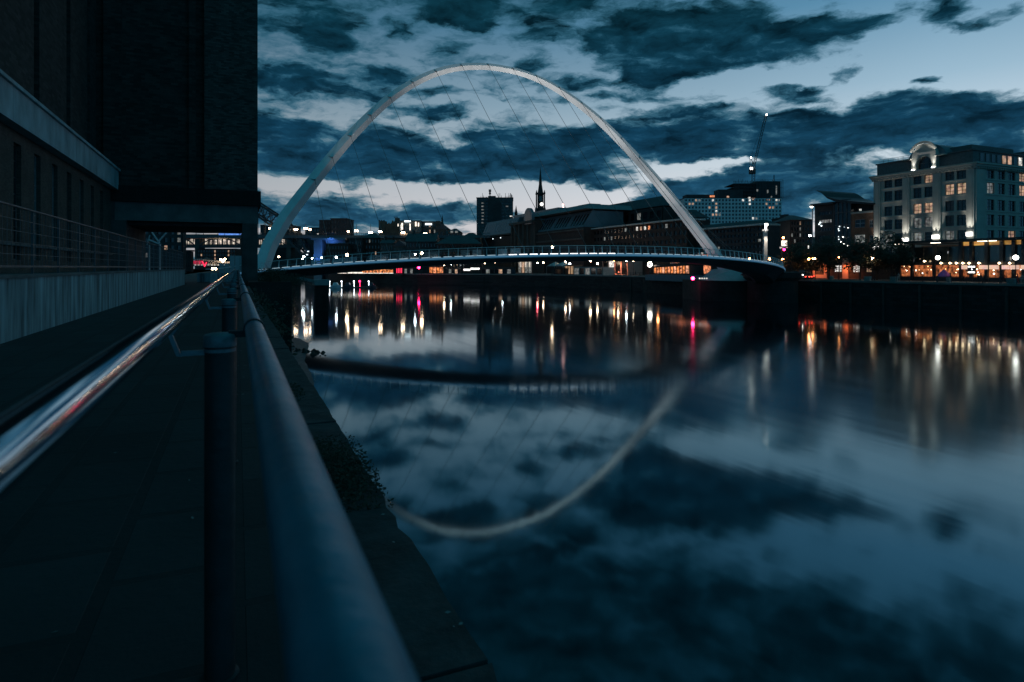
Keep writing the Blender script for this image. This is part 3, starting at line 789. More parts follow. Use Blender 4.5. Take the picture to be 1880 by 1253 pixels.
# ------------------------------------------------------------------ generic city blocks
def block(name, label, cat, u0, u1, vt, d, depth, mt, rows=0, cols=0, litp=.0, group=None, roof='flat', vb=None, z0=-3.4, wmat=None, seed=1, wf=(.55, .55), lits=(), ztop_frac=1.0, plant=True):
    rnd = random.Random(seed)
    a0, a1, zt = A(u0, d), A(u1, d), ZV(vt, d)
    zb = z0 if vb is None else ZV(vb, d)
    t = thing(name, label, cat, VW((a0 + a1) / 2, d + depth / 2, z0), group)
    p = PV(d); ws = []
    if rows and cols:
        cw = (a1 - a0) / cols; rh = (zt - zb) / rows
        for r in range(rows):
            for c in range(cols):
                s = a0 + cw * (c + .5); z = zt - rh * (r + .55)
                ws.append((s - cw * wf[0] / 2, s + cw * wf[0] / 2, z - rh * wf[1] / 2, z + rh * wf[1] / 2, (r, c)))
    m = M(); wallgrid(m, p, a0, a1, z0, zt, ws, .3)
    m.box(a0, a1, d + .36, d + depth, z0, zt - .05, VW)
    m.build('wall', mt, t)
    for i, w in enumerate(ws):
        lm = wmat or GLASS
        for (rc, mm) in lits:
            if rc == w[4]: lm = mm
        if lm is (wmat or GLASS) and rnd.random() < litp: lm = rnd.choice([WARM, WHITEW, DIMW, DIMW])
        window(p, w, .26, lm, t)
    if roof == 'flat':
        m = M(); m.box(a0 - .25, a1 + .25, d - .25, d + depth + .25, zt + .003, zt + .5, VW)
        if plant:
            q = a0 + (a1 - a0) * .3; m.box(q, q + (a1 - a0) * .25, d + depth * .3, d + depth * .7, zt + .5, zt + 2.2, VW)
        m.build('roof', DKWALL, t)
    elif roof == 'gable':      # ridge runs across the view
        h = min(depth, (a1 - a0)) * .32; m = M()
        m.add([VW(a0 - .4, d - .5, zt), VW(a1 + .4, d - .5, zt), VW(a1 + .4, d + depth / 2, zt + h), VW(a0 - .4, d + depth / 2, zt + h), VW(a1 + .4, d + depth + .5, zt), VW(a0 - .4, d + depth + .5, zt)],
              [(0, 1, 2, 3), (3, 2, 4, 5), (0, 3, 5), (1, 4, 2), (0, 5, 4, 1)])
        rf = m.build('roof', SLATE, t)
        m = M()
        for k in (.15, .8):
            s = a0 + (a1 - a0) * k; m.box(s, s + 1.1, d + depth / 2 - .6, d + depth / 2 + .6, zt + h * .4, zt + h + 1.6, VW)
        m.build('chimney', DKBRICK, rf)
    elif roof == 'front':      # gable faces the viewer
        h = (a1 - a0) * .42; c = (a0 + a1) / 2; m = M()
        m.add([VW(a0 - .3, d - .3, zt), VW(a1 + .3, d - .3, zt), VW(c, d - .3, zt + h), VW(a0 - .3, d + depth, zt), VW(a1 + .3, d + depth, zt), VW(c, d + depth, zt + h)],
              [(0, 1, 2), (3, 5, 4), (0, 2, 5, 3), (1, 4, 5, 2), (0, 3, 4, 1)])
        m.build('roof', SLATE, t)
    elif roof == 'hip':
        h = min(depth, a1 - a0) * .3; m = M(); i = min(depth, a1 - a0) * .4
        m.add([VW(a0 - .4, d - .4, zt), VW(a1 + .4, d - .4, zt), VW(a1 + .4, d + depth, zt), VW(a0 - .4, d + depth, zt), VW(a0 + i, d + depth / 2, zt + h), VW(a1 - i, d + depth / 2, zt + h)],
              [(0, 1, 5, 4), (1, 2, 5), (2, 3, 4, 5), (3, 0, 4), (0, 3, 2, 1)])
        m.build('roof', SLATE, t)
    return t, a0, a1, zt

# ------------------------------------------------------------------ pale riverside hotel
def hotel():
    X = 150.0
    def Yu(u): return onX(u, X)[0]
    yc, yl = Yu(1790), Yu(1604)
    t = thing('hotel_building', 'pale stone riverside hotel with floodlit pilasters and an arched roof gable', 'hotel', (162, 98, ZN))
    p = PX(X); rows = [(20.05, 21.95), (16.7, 19.15), (12.95, 15.35), (9.5, 11.95), (6.0, 8.45), (1.2, 4.6)]
    cr = lambda c: Yu(1480 + c / 4.1775)
    cols = [(600, 660), (677, 740), (822, 884), (906, 970), (1066, 1134), (1154, 1226)]
    ws = []
    for c, (a, b) in enumerate(cols):
        for r, (z0, z1) in enumerate(rows): ws.append((cr(b), cr(a), z0, z1, (r, c)))
    m = M(); wallgrid(m, p, yc, yl, ZN, 23.2, ws, .4)
    q = PY(yc); sc = [(1388, 1444), (1470, 1526), (1552, 1606), (1636, 1690)]
    on = lambda c: onY(1480 + c / 4.1775, yc)
    w2 = []
    xs = [(on(a), on(b)) for a, b in sc]
    st = xs[1][0] - xs[0][0]
    while len(xs) < 9: xs.append((xs[-1][0] + st * 1.08, xs[-1][1] + st * 1.08))
    for c, (a, b) in enumerate(xs):
        for r, (z0, z1) in enumerate(rows): w2.append((a, b, z0, z1, (r, c)))
    wallgrid(m, q, X, X + 46, ZN, 23.2, w2, .4)
    m.box(X + .5, X + 46, yc + .5, yl, ZN, 23.1)
    m.build('wall', STONE, t)
    lit = {(0, 3): WARM, (1, 4): WARM, (1, 5): WARM, (2, 2): WARM, (2, 3): WARM, (3, 2): DIMW, (3, 3): DIMW, (4, 4): DIMW, (4, 0): DIMW, (4, 2): DIMW}
    for w in ws: window(p, w, .35, lit.get(w[4], GLASS), t, 1, 2, .09, FRAME)
    lit2 = {(0, 3): WARM, (1, 3): WARM, (1, 0): DIMW, (4, 2): WARM, (2, 1): GLASS}
    for w in w2: window(q, w, .35, lit2.get(w[4], GLASS), t, 1, 2, .09, FRAME)
    # pilasters and sills
    PIL = [(525, 572), (744, 798), (975, 1037), (1236, 1300)]
    for i, (a, b) in enumerate(PIL):
        y0, y1 = cr(b), cr(a); y1 = min(y1, yl + .0); y0 = max(y0, yc + .02)
        m = M(); slab(m, p, y0, y1, ZN, 22.0, 0, .32); slab(m, p, y0 + .35, y1 - .35, 7.2, 21.2, .323, .42); m.build('pilaster', STONE, t)
        zl = [5.6, 7.2, 7.6, 7.9][i] - .9
        m = M(); slab(m, p, y0 + .2, y1 - .2, zl, zl + .9, .43, .85)
        lb = m.build('uplight', emis('uplight_box', (1, .96, .9), 3.5, sample=False), t)
        yy = (y0 + y1) / 2
        for s in (-.28, .28): spot('uplight_beam', p(yy + s * (y1 - y0), zl + 1.0, .95), p(yy + s * .6 * (y1 - y0), 20, -.2), 1100, (1, .95, .88), 50, .9, .2, lb)
    m = M(); slab(m, q, X + .02, X + 3.2, ZN, 22, 0, .3); m.build('pilaster', STONE, t)
    m = M()
    for r, (z0, z1) in enumerate(rows[:5]):
        for i in range(3):
            a, b = cr([744, 975, 1236][i]) + .05, cr([572, 798, 1037][i]) - .05
            slab(m, p, a, b, z0 - .35, z0 - .1, .0, .2)
            slab(m, q, X + 3.4, X + 45, z0 - .35, z0 - .12, .0, .15) if i == 0 else None
    m.build('sill_band', STONE, t)
    m = M()
    for k, (z0, z1, o) in enumerate(((22.05, 22.5, .45), (22.503, 22.95, .75), (22.953, 23.35, 1.1))):
        slab(m, p, yc - o, yl + o * .5, z0, z1, -.3, o); slab(m, q, X - o + .003, X + 46, z0, z1 - .003, -.3, o - .003)
    m.build('cornice', STONE, t)
    m = M(); yy = yc + .3
    while yy < yl: slab(m, p, yy, yy + .3, 22.1, 22.45, .45, .7); yy += .8
    xx = X + .3
    while xx < X + 45: slab(m, q, xx, xx + .3, 22.1, 22.45, .45, .7); xx += .8
    m.build('dentils', STONE, t)
    # attic
    AT = mat('attic_cladding', (.10, .105, .105), .7)
    m = M(); m.box(X + 1.0, X + 45, yc + 1.0, yl - .2, 23.0, 26.3); m.box(X + .7, X + 45.2, yc + .7, yl, 26.303, 26.6)
    m.box(X + 4, X + 20, yc + 3, yc + 9, 26.6, 28.2); m.box(X + 24, X + 40, yc + 2, yc + 12, 26.6, 28.0)
    m.build('attic', AT, t)
    for i in range(12):
        x = X + 3.5 + i * 2.1; ww = (x, x + 1.2, 24.0, 25.8)
        window(PY(yc + 1.0), ww, -.1, WARM if i in (4, 5) else WHITEW if i == 7 else GLASS, t)
    m = M()
    for y in [yc + 13.5 + i * 1.3 for i in range(8)]: m.bar((X + 1.4, y, 26.6), (X + 1.4, y, 27.6), .05)
    for z in (27.1, 27.6): m.bar((X + 1.4, yc + 13, z), (X + 1.4, yl - .3, z), .05)
    for x in [X + 24 + i * 1.6 for i in range(13)]: m.bar((x, yc + 1.6, 26.6), (x, yc + 1.6, 27.7), .05)
    for z in (27.15, 27.7): m.bar((X + 23, yc + 1.6, z), (X + 44, yc + 1.6, z), .05)
    m.build('roof_rail', FRAME, t)
    # arched gable
    y0, y1 = Yu(1735), Yu(1660); cy = (y0 + y1) / 2; hw = (y1 - y0) / 2
    pg = PX(X + .2)
    def arc(r, n=20, a0=0, a1=math.pi): return [(cy + r * math.cos(a0 + (a1 - a0) * i / n), r * math.sin(a0 + (a1 - a0) * i / n)) for i in range(n + 1)]
    def archprism(m, ro, zb, o0, o1, zs=1.0, leg=0.0):
        pts = [(cy + ro, zb)] + [(s, zb + leg + z * zs) for s, z in arc(ro)] + [(cy - ro, zb)]
        m.prism(pts, o0, o1, lambda s, z, o: pg(s, z, o))
    m = M(); archprism(m, hw, 24.4, -9, -.9, .92, .6); m.build('dome_roof', METROOF, t)
    m = M()
    ri, ro = 1.85, 2.95
    outer = [(cy + ro, 23.4)] + [(s, 26.2 + z * 1.12) for s, z in arc(ro)] + [(cy - ro, 23.4)]
    inner = [(cy + ri, 23.4)] + [(s, 24.6 + z * 1.05) for s, z in arc(ri)] + [(cy - ri, 23.4)]
    n = len(outer)
    for o in (.35, -.9): m.add([pg(s, z, o) for s, z in outer] + [pg(s, z, o) for s, z in inner], [(i, i + 1, n + i + 1, n + i) for i in range(n - 1)])
    m.add([pg(s, z, .35) for s, z in outer] + [pg(s, z, -.9) for s, z in outer], [(i, i + 1, n + i + 1, n + i) for i in range(n - 1)])
    m.add([pg(s, z, .35) for s, z in inner] + [pg(s, z, -.9) for s, z in inner], [(i, i + 1, n + i + 1, n + i) for i in range(n - 1)])
    m.build('gable', STONE, t)
    m = M(); archprism(m, ri - .01, 23.45, -.75, -.6, 1.05, 1.1); gw = m.build('gable_window', GLASS, t)
    m = M()
    for s in (-.62, .62): slab(m, pg, cy + s - .06, cy + s + .06, 23.5, 26.2, -.59, -.5)
    slab(m, pg, cy - 1.8, cy + 1.8, 24.9, 25.05, -.59, -.52); m.build('glazing_bar', FRAME, gw)
    m = M()
    ab = arc(3.12, 16, R(28), R(152))
    ao = [(cy + (s - cy) * 1.16, z * 1.16) for s, z in ab]
    k = len(ab)
    for o in (.36, .75): m.add([pg(s, 26.2 + z * 1.08, o) for s, z in ab] + [pg(s, 26.2 + z * 1.08, o) for s, z in ao], [(i, i + 1, k + i + 1, k + i) for i in range(k - 1)])
    for L in (ab, ao): m.add([pg(s, 26.2 + z * 1.08, .36) for s, z in L] + [pg(s, 26.2 + z * 1.08, .75) for s, z in L], [(i, i + 1, k + i + 1, k + i) for i in range(k - 1)])
    m.build('arch_moulding', STONE, t)
    for s in (-1, 1):
        m = M(); slab(m, pg, cy + s * 3.9 - 1.15, cy + s * 3.9 + 1.15, 26.1, 26.4, -.3, .9); m.build('ledge', STONE, t)
        m = M(); slab(m, pg, cy + s * 2.4 - .25, cy + s * 2.4 + .25, 23.36, 23.6, .45, .8); lb = m.build('uplight', emis('gable_uplight', (1, .97, .92), 14, sample=False), t)
        spot('uplight_beam', pg(cy + s * 2.4, 23.7, .75), pg(cy + s * 2.35, 29.5, .1), 900, (1, .95, .9), 46, .9, .15, lb)
        spot('uplight_beam', pg(cy + s * 3.9, 26.6, 1.0), pg(cy + s * 1.2, 29.6, .5), 1300, (1, .95, .9), 30, .9, .15, lb)
    sign('lettering', 'Malmaison', pg(cy + 1.75, 26.95, .40), 1.0, SIGNW_DIM, t, 'X', .9)

def sign(name, text, loc, size, mt, parent, face='X', sx=1.0):
    c = bpy.data.curves.new(name, 'FONT'); c.body = text; c.size = size; c.extrude = .02
    o = bpy.data.objects.new(name, c); COL.objects.link(o)
    dg = bpy.context.evaluated_depsgraph_get(); me = bpy.data.meshes.new_from_object(o.evaluated_get(dg))
    bpy.data.objects.remove(o)
    me.materials.clear(); me.materials.append(mt); me.name = name
    o = bpy.data.objects.new(name, me); COL.objects.link(o)
    o.parent = parent; o.location = Vector(loc) - wloc(parent)
    o.rotation_euler = (R(90), 0, R(-90) if face == 'X' else 0); o.scale = (sx, 1, 1)
    return o
SIGNW_DIM = emis('dim_sign_letters', (.6, .62, .6), .22, sample=False)
hotel()

# ------------------------------------------------------------------ glazed bar in front of the hotel
def bar_pavilion():
    X = 136.0
    Yu = lambda u: onX(u, X)[0]
    y1, y0 = Yu(1646), 38.0
    t = thing('glass_bar', 'two storey glass bar with a flat lit roof and orange interior below the hotel', 'bar', (142, 70, ZN))
    p = PX(X)
    m = M(); m.box(X + .4, X + 11, y0, y1, ZN, ZN + .05); m.box(X + 8.5, X + 8.8, y0, y1, ZN + .05, 5.0); m.build('inner_wall', mat('bar_wall', (.25, .16, .10), .8), t)
    m = M(); m.box(X - 1.6, X + 11.5, y0, y1 + 1.0, 5.25, 5.75); m.build('roof', DKWALL, t)
    m = M(); m.box(X - .2, X + 8.4, y0, y1, .55, 1.1); m.build('floor_slab', DKWALL, t)
    PB = mat('bar_frame', (.02, .022, .024), .4)
    us = [1652, 1675.5, 1716, 1765, 1784, 1812, 1840, 1862, 1880, 1905, 1940, 1985]
    ys = [Yu(u) for u in us]
    for y in ys:
        m = M(); m.box(X - .35, X + .35, y - .3, y + .3, ZN, 5.2); m.build('column', PB, t)
    for a, b in zip(ys[1:], ys[:-1]):
        k = max(1, int((b - a) / 2.2)); st = (b - a - .6) / k
        for i in range(k):
            c = a + .3 + st * i + .04; d = c + st - .08
            # upper floor: dark glass, clerestory glowing under the roof
            m = M(); m.box(X + .1, X + .14, c, d, 1.15, 4.3); m.build('upper_pane', mat('smoked_glass', (.02, .026, .026), .07, 0, .3, .5, spec=.7), t)
            if (c + d) / 2 < Yu(1762): m = M(); m.box(X + .12, X + .18, c, d, 4.42, 5.2); m.build('clerestory', ORW, t)
            m = M(); m.box(X + .1, X + .14, c, d, ZN + .9, .5)
            m.build('window', emis('bar_window_glow', (1, .24, .08), .42, 1.0, (1.9, 1.9, 1.2), False), t)
    m = M(); m.box(X - .02, X + .3, y0, y1, 4.3, 4.42); m.box(X - .04, X + .3, y0, y1, 1.1, 1.15)
    m.box(X - .03, X + .32, y0, y1, ZN, ZN + .9); m.build('transom', PB, t)
    # salmon sign boxes
    for u0, u1, mm in ((1768, 1780.5, PINKW), (1800, 1816, PINKW), (1819, 1836, PINKW), (1842, 1855, PINKW), (1856.5, 1874, PINKW), (1877, 1890, PINKW)):
        a, b = Yu(u1), Yu(u0); m = M(); m.box(X - .55, X - .4, a, b, -.35, .45); m.build('light_panel', mm, t)
    # roof soffit strips
    for u0, u1 in ((1715, 1732), (1801, 1818), (1822, 1835), (1648, 1667)):
        a, b = Yu(u1), Yu(u0); m = M(); m.box(X - 1.2, X - .9, a, b, 5.14, 5.24); m.build('soffit_light', emis('soffit_strip', (1, .85, .66), 5, sample=False), t)
    # hanging lamps inside and outside
    for u, v in ((1697, 480), (1727.5, 483.5), (1744, 483.5), (1755.5, 483.5), (1767.5, 483.5), (1779, 483.5), (1797, 483.5), (1834.5, 483.5), (1853.5, 483.5)):
        d = onX(u, X - .9)[1]; m = M(); c = at(u, v, d); m.ball(c, .2, 6); m.bar(c, c + Vector((.7, 0, .0)), .04); m.build('wall_lamp', emis('bar_lamp', (1, .72, .42), 9, sample=False), t)
    for u, v, r, mm in ((1688, 478, .16, LAMPC), (1698, 478, .14, LAMPC), (1767, 463.5, .2, LAMPC), (1802, 465, .16, LAMP), (1637, 469.5, .22, WHITEL), (1636, 482, .24, WHITEL), (1662, 471, .2, WARM)):
        d = onX(u, X + 2.5)[1]; m = M(); m.ball(at(u, v, d), r, 6); m.build('pendant', mm, t)
    rnd = random.Random(5)
    for i in range(95):
        y = rnd.uniform(y0 + 2, y1 - 1); m = M(); m.ball((X + .04, y, rnd.uniform(-1.5, .3)), rnd.uniform(.05, .12), 5)
        m.build('pendant', rnd.choice([MATS['bar_lamp'], emis('bar_lamp2', (1, .5, .2), 6, sample=False), WHITEL]), t)
    # sign board
    s = thing('hanging_sign', 'black board with white illuminated lettering hung on the glass bar', 'sign', (X - 1.2, Yu(1789), -1.5))
    a, b = Yu(1796.5), Yu(1781.5)
    m = M(); m.box(X - .95, X - .75, a, b, -1.35, .55); m.build('board', PB, s)
    ya = b - .12
    sign('lettering', 'PITCHER', (X - .99, ya, -.0), .44, SIGNW, s, 'X', .78)
    sign('lettering', '&', (X - .99, ya - .62, -.5), .42, SIGNW, s)
    sign('lettering', 'PIANO', (X - .99, ya - .1, -1.12), .46, SIGNW, s, 'X', .86)
    u = thing('parasol', 'closed pink café parasol in front of the glass bar windows', 'parasol', (X - 3, Yu(1733), ZN))
    m = M(); c = (X - 3, onX(1733, X - 3)[0], 0); m.lathe([(1.3, -1.9), (.8, -1.15), (.05, -.35)], c, 12); m.build('canopy', mat('pink_canvas', (.55, .12, .38), .8), u)
    m = M(); m.tube([(c[0], c[1], ZN), (c[0], c[1], -.3)], .04, 6); m.build('pole', PB, u)
bar_pavilion()

# ------------------------------------------------------------------ dark wing-roofed offices beside the hotel
def wing_offices():
    X = 150.0; Yu = lambda u: onX(u, X)[0]
    t = thing('wing_roof_building', 'dark office block with an upswept wing roof and an orange brick end', 'office building', (156, 130, ZN))
    p = PX(X); zz = lambda v, u: ZV(v, onX(u, X)[1])
    # brick end
    a, b = Yu(1604.5) + .2, Yu(1563)
    ws = [(Yu(1588), Yu(1569), zz(418, 1578), zz(403, 1578)), (Yu(1588), Yu(1568), zz(447, 1578), zz(431, 1578)), (Yu(1603), Yu(1596), zz(418, 1599), zz(404, 1599)), (Yu(1603), Yu(1596), zz(447, 1599), zz(432, 1599))]
    m = M(); wallgrid(m, p, a, b, ZN, zz(392, 1585), ws, .3); m.box(X + .4, X + 14, a, b, ZN, zz(392, 1585) - .1); m.build('wall', ORBRICK, t)
    for i, w in enumerate(ws): window(p, w, .25, [GLASS, DIMW, GLASS, GLASS][i], t, 1, 1, .12, FRAMEL)
    m = M(); m.box(X - .3, X + 14, a, b, zz(392, 1585) + .003, zz(392, 1585) + .5); m.build('parapet', STONE, t)
    m = M(); m.box(X + 2, X + 14, a, b, zz(392, 1585) + .5, zz(374, 1585)); m.build('wall', DKWALL, t)
    for u in (1568.5, 1571): m = M(); m.box(X + 1.9, X + 1.98, Yu(u + .7), Yu(u), zz(387, 1570), zz(383.5, 1570)); m.build('window', WHITEW, t)
    # glazed stair tower and dark block
    b2, b3 = Yu(1530), Yu(1493)
    m = M(); m.box(X + .1, X + 12, b + .05, b2, ZN, zz(372, 1550)); m.build('glazed_tower', GLASSB, t)
    m = M()
    for k in range(5): y = b + .2 + (b2 - b - .4) * k / 4; m.box(X - .05, X + .1, y - .12, y + .12, ZN, zz(372, 1550))
    for k in range(6): z = ZN + 4 + k * 3.4; m.box(X - .02, X + .09, b + .05, b2, z, z + .25)
    m.build('mullion', FRAME, t)
    ws = [(Yu(1524), Yu(1500), zz(v + 7, 1512), zz(v, 1512)) for v in (388, 403, 418, 432, 446)]
    m = M(); q = PX(X + .6); wallgrid(m, q, b2 + .05, b3, ZN, zz(377, 1512), ws, .3); m.box(X + 1.1, X + 13, b2 + .05, b3, ZN, zz(377, 1512) - .1); m.build('wall', DKWALL, t)
    for i, w in enumerate(ws): window(q, w, .25, DIMW if i == 1 else GLASS, t, 4, 0, .12, FRAME)
    rnd = random.Random(3)
    for i in range(14):
        u, v = rnd.uniform(1533, 1560), rnd.uniform(415, 452); d = onX(u, X - .1)[1]
        m = M(); m.ball(at(u, v, d), rnd.uniform(.07, .16), 5); m.build('interior_light', rnd.choice([WHITEL, emis('dot_light', (.8, .95, 1), 2.5, sample=False)]), t)
    for u, v in ((1506, 409), (1508, 415), (1504, 412)):
        d = onX(u, X + .5)[1]; m = M(); m.ball(at(u, v, d), .22, 5); m.build('interior_light', MATS['dot_light'], t)
    # upswept wing roof
    pts = [(1500, 350), (1507, 353), (1518, 361), (1535, 366.5), (1560, 369), (1604, 373)]
    bot = [(1500, 351), (1509, 355), (1520, 365), (1536, 371.5), (1560, 374), (1604, 376)]
    m = M(); n = len(pts); vs = []
    for L in (pts, bot):
        for u, v in L:
            y, d = onX(u, X - 1); vs.append((X - 1.2, y, ZV(v, d)))
        for u, v in L:
            y, d = onX(u, X - 1); vs.append((X + 14, y, ZV(v, d)))
    fs = []
    for i in range(n - 1):
        fs += [(i, i + 1, n + i + 1, n + i), (2 * n + i, 2 * n + i + 1, 3 * n + i + 1, 3 * n + i), (i, i + 1, 2 * n + i + 1, 2 * n + i), (n + i, n + i + 1, 3 * n + i + 1, 3 * n + i)]
    fs += [(0, n, 3 * n, 2 * n), (n - 1, 2 * n - 1, 4 * n - 1, 3 * n - 1)]
    m.add(vs, fs); m.build('wing_roof', mat('dark_zinc', (.02, .024, .028), .45, .3), t)
    m = M(); m.box(X - .6, X + 13, Yu(1531), Yu(1490), zz(377, 1512), zz(377, 1512) + .6); m.build('roof', MATS['dark_zinc'], t)
    # ground floor units along the quay
    s = thing('shop_row', 'low row of orange lit ground floor units behind the quay trees', 'shop', (145, 112, ZN))
    X2 = 144.5; Y2 = lambda u: onX(u, X2)[0]; z2 = lambda v, u: ZV(v, onX(u, X2)[1]); P2 = PX(X2)
    spec = [(1497, 1513.5, 484, 499, WARM2, 0), (1531, 1545, 487, 500, WHITEW, 1), (1565, 1580, 487, 500.5, WHITEW, 1), (1589.5, 1600, 487, 500.5, WARM, 1)]
    ws = [(Y2(u1), Y2(u0), z2(v1, u0), z2(v0, u0)) for u0, u1, v0, v1, *_ in spec]
    m = M(); wallgrid(m, P2, Y2(1640), Y2(1488), ZN, 2.6, ws, .3); m.box(X2 + .4, X2 + 4.8, Y2(1640), Y2(1488), ZN, 2.55); m.build('wall', mat('warm_render', (.04, .035, .032), .85, 0, .15, .6), s)
    for w, sp in zip(ws, spec): window(P2, w, .25, GLASSB if sp[5] == 0 else sp[4], s, 3 if sp[5] == 0 else 2, 2, .12, FRAME)
    for u0, u1 in ((1491, 1496.5), (1513.8, 1518.5), (1547.5, 1558)):
        m = M(); m.box(X2 - .22, X2 + .3, Y2(u1), Y2(u0), ZN, 2.3); m.build('pier', mat('orange_lit_render', (.5, .34, .26), .8, 0, .12, .5), s)
    m = M(); m.box(X2 - .2, X2 + .28, Y2(1513.8), Y2(1496.5), .85, 2.3); m.box(X2 - .2, X2 + .28, Y2(1513.8), Y2(1496.5), ZN, ZN + .9); m.build('surround', MATS['orange_lit_render'], s)
    m = M(); m.box(X2 - .5, X2 + 5, Y2(1641), Y2(1487), 2.603, 3.0); m.build('roof', DKWALL, s)
    for u in (1495.5, 1553):
        y, d = onX(u, X2 - 1.2); spot('wall_wash', (X2 - 1.6, y, .9), (X2, y, -1.6), 1000, (1, .22, .07), 150, 1, .15, s)
    spot('wall_wash', (X2 - 1.6, Y2(1514), .9), (X2, Y2(1514), -1.6), 420, (1, .22, .07), 150, 1, .15, s)
wing_offices()

# ------------------------------------------------------------------ law courts and dark riverside offices
def law_courts():
    X = 141.0; Yu = lambda u: onX(u, X)[0]; z = lambda v, u: ZV(v, onX(u, X)[1])
    t = thing('court_building', 'long dark court building with sloping glazed attics and an arched entrance tower', 'court building', (150, 260, ZN))
    y0, y1 = Yu(1072), Yu(884)
    m = M(); m.box(X, X + 26, y0, y1, ZN, z(427, 985)); m.build('wall', DKBRICK, t)
    m = M(); m.box(X - .6, X, y0, Yu(966), z(428, 1020), z(425.5, 1020)); m.box(X - .5, X, y0, Yu(976), z(444, 1020), z(441, 1020)); m.box(X - .5, X, Yu(943), y1, z(434, 910), z(431.5, 910)); m.build('ledge', STONED, t)
    def attic(u0, u1, vb, vt, back, ub):
        a, b = Yu(u1), Yu(u0); zb, zt = z(vb, ub), z(vt, ub)
        m = M(); m.hexa([(X + .1, a, zb), (X + .1, b, zb), (X + 22, b, zb), (X + 22, a, zb), (X + back, a, zt), (X + back, b, zt), (X + 22, b, zt), (X + 22, a, zt)])
        m.build('sloping_attic', mat('court_zinc', (.11, .15, .17), .45, .25, .2, .2), t)
        n = max(6, int((b - a) / 2.6))
        for i in range(n):
            if i % 6 == 5: continue
            s = a + (b - a) * (i + .3) / n; e = s + (b - a) / n * .5
            for k0, k1 in ((.22, .82),):
                P = lambda k, o: (X + .1 + (back - .1) * k - .06 * o, zb + (zt - zb) * k)
                (xa, za), (xb, zb2) = P(k0, 1), P(k1, 1)
                m = M(); m.hexa([(xa, s, za), (xa, e, za), (xa + .3, e, za), (xa + .3, s, za), (xb, s, zb2), (xb, e, zb2), (xb + .3, e, zb2), (xb + .3, s, zb2)])
                m.build('skylight', GLASS, t)
    attic(985, 1068, 425, 393, 5.5, 1025); attic(884, 942, 431, 404, 4.0, 912)
    m = M(); a, b = Yu(1072), Yu(964)
    zz0, zz1 = z(391.5, 1020), z(383, 1020)
    m.hexa([(X + 1, a, zz0), (X + 1, b, zz0), (X + 26, b, zz0), (X + 26, a, zz0), (X + 3.4, a + 2, zz1), (X + 3.4, b, zz1), (X + 26, b, zz1), (X + 26, a + 2, zz1)])
    m.build('roof', mat('court_roof', (.17, .2, .21), .5, .2, .2, .2), t)
    m = M(); a, b = Yu(1005), Yu(925); m.box(X + 6, X + 20, a, b, z(396, 955), z(392, 955) + .6); m.box(X + 10, X + 16, Yu(1048), Yu(1028), zz1, zz1 + 1.4); m.build('roof', METROOF, t)
    # entrance tower with arch
    a, b = Yu(985), Yu(943); m = M(); m.box(X - 1.0, X + 10, a, b, ZN, z(407, 963)); m.build('entrance_tower', mat('tower_stone', (.05, .048, .042), .9, 0, .3, .2), t)
    m = M()
    for u in (946, 953, 960, 968, 976): y = Yu(u); m.lathe([(.55, ZN), (.55, z(412, u))], (X - 2.2, y, 0), 10)
    m.box(X - 3, X - 1.0, a, b, z(412, 963), z(408, 963)); m.build('colonnade', STONED, t)
    m = M(); c = Yu(975.5); r0 = (Yu(968) - Yu(983)) / 2; zb, zt = z(412, 975), z(400, 975)
    o = [(c + r0, zb)] + [(c + r0 * math.cos(math.pi * i / 14), zt + r0 * math.sin(math.pi * i / 14)) for i in range(15)] + [(c - r0, zb)]
    m.prism(o, -.6, .9, lambda s, zz, oo: Vector((X - 1.1 - oo, s, zz))); m.build('entrance_arch', METROOF, t)
    m = M(); o2 = [(c + (s - c) * .72, zb + (q - zb) * .9) for s, q in o]; m.prism(o2, .903, .95, lambda s, zz, oo: Vector((X - 1.1 - oo, s, zz))); m.build('arch_window', GLASS, t)
    m = M()
    for u, v in ((905, 439), (919, 437)): d = onX(u, X - .3)[1]; m = M(); m.ball(at(u, v, d), .28, 5); m.build('wall_light', MATS['dot_light'], t)
    d = onX(1034, X + 10)[1]; m = M(); m.ball(at(1034, 376.5, d), .45, 6); m.tube([at(1034, 377, d), at(1034, 383, d)], .12, 5); m.build('roof_beacon', emis('pink_beacon', (1, .5, .45), 14, sample=False), t)

    # brick office behind / right of it
    def xblock(name, label, u0, u1, vt, uref, X, dep, mt, rows, cols, lits, cat='office building', litp=0, strip=None, roofslope=0, seed=2, wf=(.6, .5)):
        Yq = lambda u: onX(u, X)[0]
        a, b = Yq(u1), Yq(u0); zt = ZV(vt, onX(uref, X)[1])
        t = thing(name, label, cat, (X + dep / 2, (a + b) / 2, ZN)); p = PX(X); ws = []; rnd = random.Random(seed)
        for r in range(rows):
            for c in range(cols):
                s = b - (b - a) * (c + .5) / cols; h = (zt - 2) / rows; zc = zt - h * (r + .5)
                w = (b - a) / cols * wf[0] / 2; ws.append((s - w, s + w, zc - h * wf[1] / 2, zc + h * wf[1] / 2, (r, c)))
        m = M(); wallgrid(m, p, a, b, ZN, zt, ws, .3); m.box(X + .4, X + dep, a, b, ZN, zt - .1); m.build('wall', mt, t)
        for w in ws: window(p, w, .26, lits.get(w[4]) or (rnd.choice([WARM, DIMW, DIMW, WHITEW]) if rnd.random() < litp else GLASS), t)
        if strip:
            m = M(); m.box(X - 1.4, X + dep, a - .3, b + .3, zt + .003, zt + .55); m.build('eaves', strip, t)
